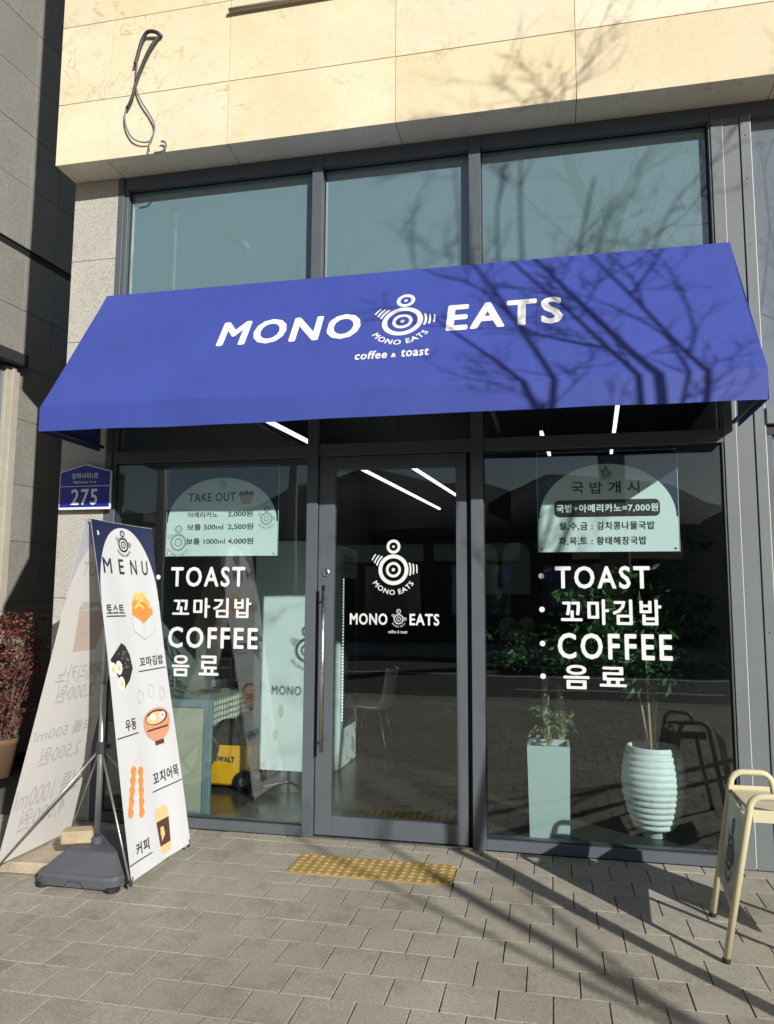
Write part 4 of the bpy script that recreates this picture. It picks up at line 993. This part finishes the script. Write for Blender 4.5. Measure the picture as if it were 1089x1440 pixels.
tr.obj('trunk', M_bark2, T2, True)
cr = MB()
limb(cr, [p_(5.42, 4.7), p_(5.62, 5.0), p_(5.72, 5.3), p_(5.73, 5.7), p_(5.76, 6.26), p_(5.78, 6.82), p_(5.9, 7.4)], .021, .006, rng, 7, 8, .5, 2, .0045)
limb(cr, [p_(5.46, 4.95), p_(5.50, 5.3), p_(5.47, 5.63), p_(5.46, 5.99), p_(5.45, 6.4), p_(5.44, 6.8), p_(5.43, 7.3), p_(5.45, 7.75)], .027, .004, rng, 8, 13, .5, 2, .0045)
limb(cr, [p_(5.36, 4.5), p_(5.39, 5.0, .1), p_(5.39, 5.43, .1), p_(5.37, 5.75, .1), p_(5.35, 6.17, .1), p_(5.30, 6.7, .1), p_(5.28, 7.2, .1), p_(5.34, 7.6)], .020, .005, rng, 7, 12, .5, 2, .0045)
limb(cr, [p_(5.5, 4.95), p_(5.58, 5.2), p_(5.66, 5.53), p_(5.71, 5.82), p_(5.62, 6.11), p_(5.5, 6.3)], .012, .004, rng, 6, 5, .4, 1, .0035)
limb(cr, [p_(4.89, 5.25), p_(4.80, 5.43), p_(4.74, 5.67), p_(4.65, 5.96), p_(4.56, 6.25)], .018, .005, rng, 7, 5, .4, 2, .004)
limb(cr, [p_(4.905, 4.9), p_(5.0, 5.8, -.2), p_(5.05, 6.6, -.3), p_(5.03, 7.2, -.3), p_(5.0, 7.6, -.3)], .018, .004, rng, 7, 8, .5, 2, .0045)
limb(cr, [p_(5.36, 5.72, .1), p_(5.15, 5.85, .1), p_(5.04, 5.99), p_(4.96, 6.51), p_(4.75, 6.75), p_(4.72, 7.3)], .011, .004, rng, 6, 6, .4, 2, .0035)
limb(cr, [p_(5.72, 5.6), p_(5.86, 5.8), p_(5.97, 6.06), p_(6.06, 6.34), p_(6.13, 6.65)], .009, .004, rng, 6, 5, .35, 1, .003)
limb(cr, [p_(5.76, 6.26), p_(5.96, 6.49), p_(6.19, 6.78), p_(6.4, 7.2), p_(6.7, 7.45)], .010, .004, rng, 6, 6, .4, 2, .0035)
limb(cr, [p_(5.75, 6.1), p_(5.86, 6.45), p_(5.88, 6.8), p_(6.0, 7.2)], .008, .004, rng, 6, 4, .35, 1, .003)
cr.obj('crown', M_bark2, T2, True)
T3 = thing('street_tree', 'small bare tree near the kerb whose soft trunk shadow crosses the paving', 'tree', (5.18, -6.3, 0))
tr = MB(); limb(tr, [(5.18, -6.3, -.02), (5.16, -6.3, 1.2), (5.2, -6.3, 2.4), (5.16, -6.3, 3.4)], .065, .04, rng, 12); tr.obj('trunk', M_bark2, T3, True)
cr = MB()
for q0, q1, q2 in (((5.18, -6.3, 2.7), (5.6, -6.1, 3.6), (5.8, -6.0, 4.6)), ((5.18, -6.3, 2.5), (4.8, -6.4, 3.5), (4.6, -6.5, 4.5)), ((5.16, -6.3, 3.3), (5.2, -6.2, 4.2), (5.25, -6.2, 5.0))):
    limb(cr, [q0, q1, q2], .02, .006, rng, 8, 5, .45, 1, .005)
cr.obj('crown', M_bark2, T3, True)
T1 = thing('street_tree', 'pale barked plane tree forking in two, mirrored in the upper right window', 'tree', (2.3, -17, 0))
tr = MB(); y1 = -17.
limb(tr, [(2.45, y1, -.02), (2.40, y1, 4.0), (2.36, y1, 8.5), (2.33, y1, 11.0)], .42, .34, rng, 14); tr.obj('trunk', M_bark, T1, True)
cr = MB()
limb(cr, [(2.33, y1, 10.8), (2.75, y1, 12.6), (3.55, y1, 14.0), (4.35, y1, 15.2), (5.0, y1, 17.0)], .25, .16, rng, 12, 16, 2.0, 2, .035)
limb(cr, [(2.33, y1, 10.9), (1.95, y1, 12.8), (1.5, y1, 14.0), (1.25, y1, 15.3), (1.1, y1, 17.0)], .22, .14, rng, 12, 16, 2.0, 2, .035)
limb(cr, [(2.3, y1, 10.7), (1.5, y1, 11.8), (.5, y1, 12.9), (-.6, y1, 14.2)], .09, .03, rng, 8, 14, 1.7, 2, .025)
limb(cr, [(2.36, y1, 10.5), (3.4, y1, 11.6), (4.6, y1, 12.4), (5.6, y1, 13.8)], .08, .03, rng, 8, 14, 1.7, 2, .025)
cr.obj('crown', M_bark, T1, True)
T4 = thing('street_tree', 'tall twiggy bare tree across the road, mirrored in the upper left window', 'tree', (-7.1, -17.4, 0))
tr = MB(); limb(tr, [(-7.1, -17.4, -.02), (-7.1, -17.4, 5), (-7.05, -17.4, 10.5)], .2, .09, rng, 10); tr.obj('trunk', M_bark, T4, True)
cr = MB()
for q0, q1, q2 in (((-7.08, -17.4, 8.0), (-7.6, -17.3, 10.2), (-8.1, -17.2, 12.8)), ((-7.06, -17.4, 9.0), (-6.5, -17.5, 11.0), (-6.0, -17.5, 13.2)), ((-7.05, -17.4, 10.2), (-7.1, -17.4, 12.4), (-7.0, -17.4, 14.6)), ((-7.08, -17.4, 7.0), (-6.0, -17.2, 9.4), (-5.2, -17.2, 12.2))):
    limb(cr, [q0, q1, q2], .06, .015, rng, 8, 12, 1.3, 2, .014)
cr.obj('crown', M_bark, T4, True)
# street lamp mirrored in the upper left window
SLP = thing('street_lamp', 'grey street lamp with one arm, mirrored in the upper left window', 'street lamp', (-5.5, -6.4, 0))
b = MB(); b.tube([(-5.5, -6.4, 0), (-5.5, -6.4, 4), (-5.5, -6.4, 8.1)], [.09, .075, .055], 12); b.obj('pole', M_lightbox, SLP, True)
b = MB(); b.tube(smooth([(-5.5, -6.4, 7.9), (-5.3, -6.4, 8.1), (-4.9, -6.4, 7.85), (-4.45, -6.4, 7.45)]), .03, 8); b.obj('arm', M_lightbox, SLP, True)
b = MB(); b.prism([(-4.6, 7.48), (-4.2, 7.2), (-4.15, 7.30), (-4.4, 7.52)], -6.55, -6.25, 1); b.obj('lamp_head', M_lightbox, SLP, bevel=.03)
# buildings over the road, hills behind them
for i, (x0, x1, h_, y0, m_, lab) in enumerate(((-34, -14, 4.2, -20.5, M_bwall, 'low brown building across the road, mirrored left in the shop glass'), (-13, 6, 3.6, -21.5, M_bdark, 'long dark low building across the road, mirrored in the door'), (7, 26, 4.4, -20.5, M_bwall, 'low brown building across the road, mirrored right in the shop glass'))):
    X = thing('roadside_building', lab, 'building', ((x0 + x1) / 2, y0, 0), group='low buildings across the road')
    box('wall', x0, x1, y0 - 8, y0, -.1, h_, m_, X); box('roof', x0 - .2, x1 + .2, y0 - 8.2, y0 + .25, h_ + .001, h_ + .3, M_bdark, X)
    rs = random.Random(i + 4); k = x0 + .6
    while k < x1 - 4:
        wd_ = rs.uniform(2.4, 3.6); box('sign_board', k, k + wd_, y0 + .051, y0 + .16, 2.75, 3.35, rs.choice((M_tan, M_lightbox, M_bluegr, M_peach, M_mint)), X); k += wd_ + rs.uniform(.3, 2.5)
    k = x0 + 1
    while k < x1 - 2.6:
        w_ = box('window', k, k + 2.0, y0 + .001, y0 + .05, .9, 2.6, M_span2, X); k += 3.1
V = []; F = []; n = 72
rng = random.Random(2)
for i in range(n + 1):
    a = R(-100 + 200 * i / n)
    deg = math.degrees(a)
    hgt = 8.0 + 1.6 * math.sin(deg * .11 + 2.2) + .8 * math.sin(deg * .31) + .35 * math.sin(deg * .9 + 1)
    hgt = 340 * math.tan(R(hgt))
    for dist, z in ((230, -3), (285, hgt * .55), (340, hgt), (420, hgt * .7)):
        V.append((dist * math.sin(a), -dist * math.cos(a), z + (rng.uniform(-1.2, 1.2) if z > 0 else 0)))
for i in range(n):
    for j in range(3): F.append((i * 4 + j, i * 4 + j + 1, (i + 1) * 4 + j + 1, (i + 1) * 4 + j))
o = mesh('hills', V, F, M_hill, None, True); tag(o, kind='structure')
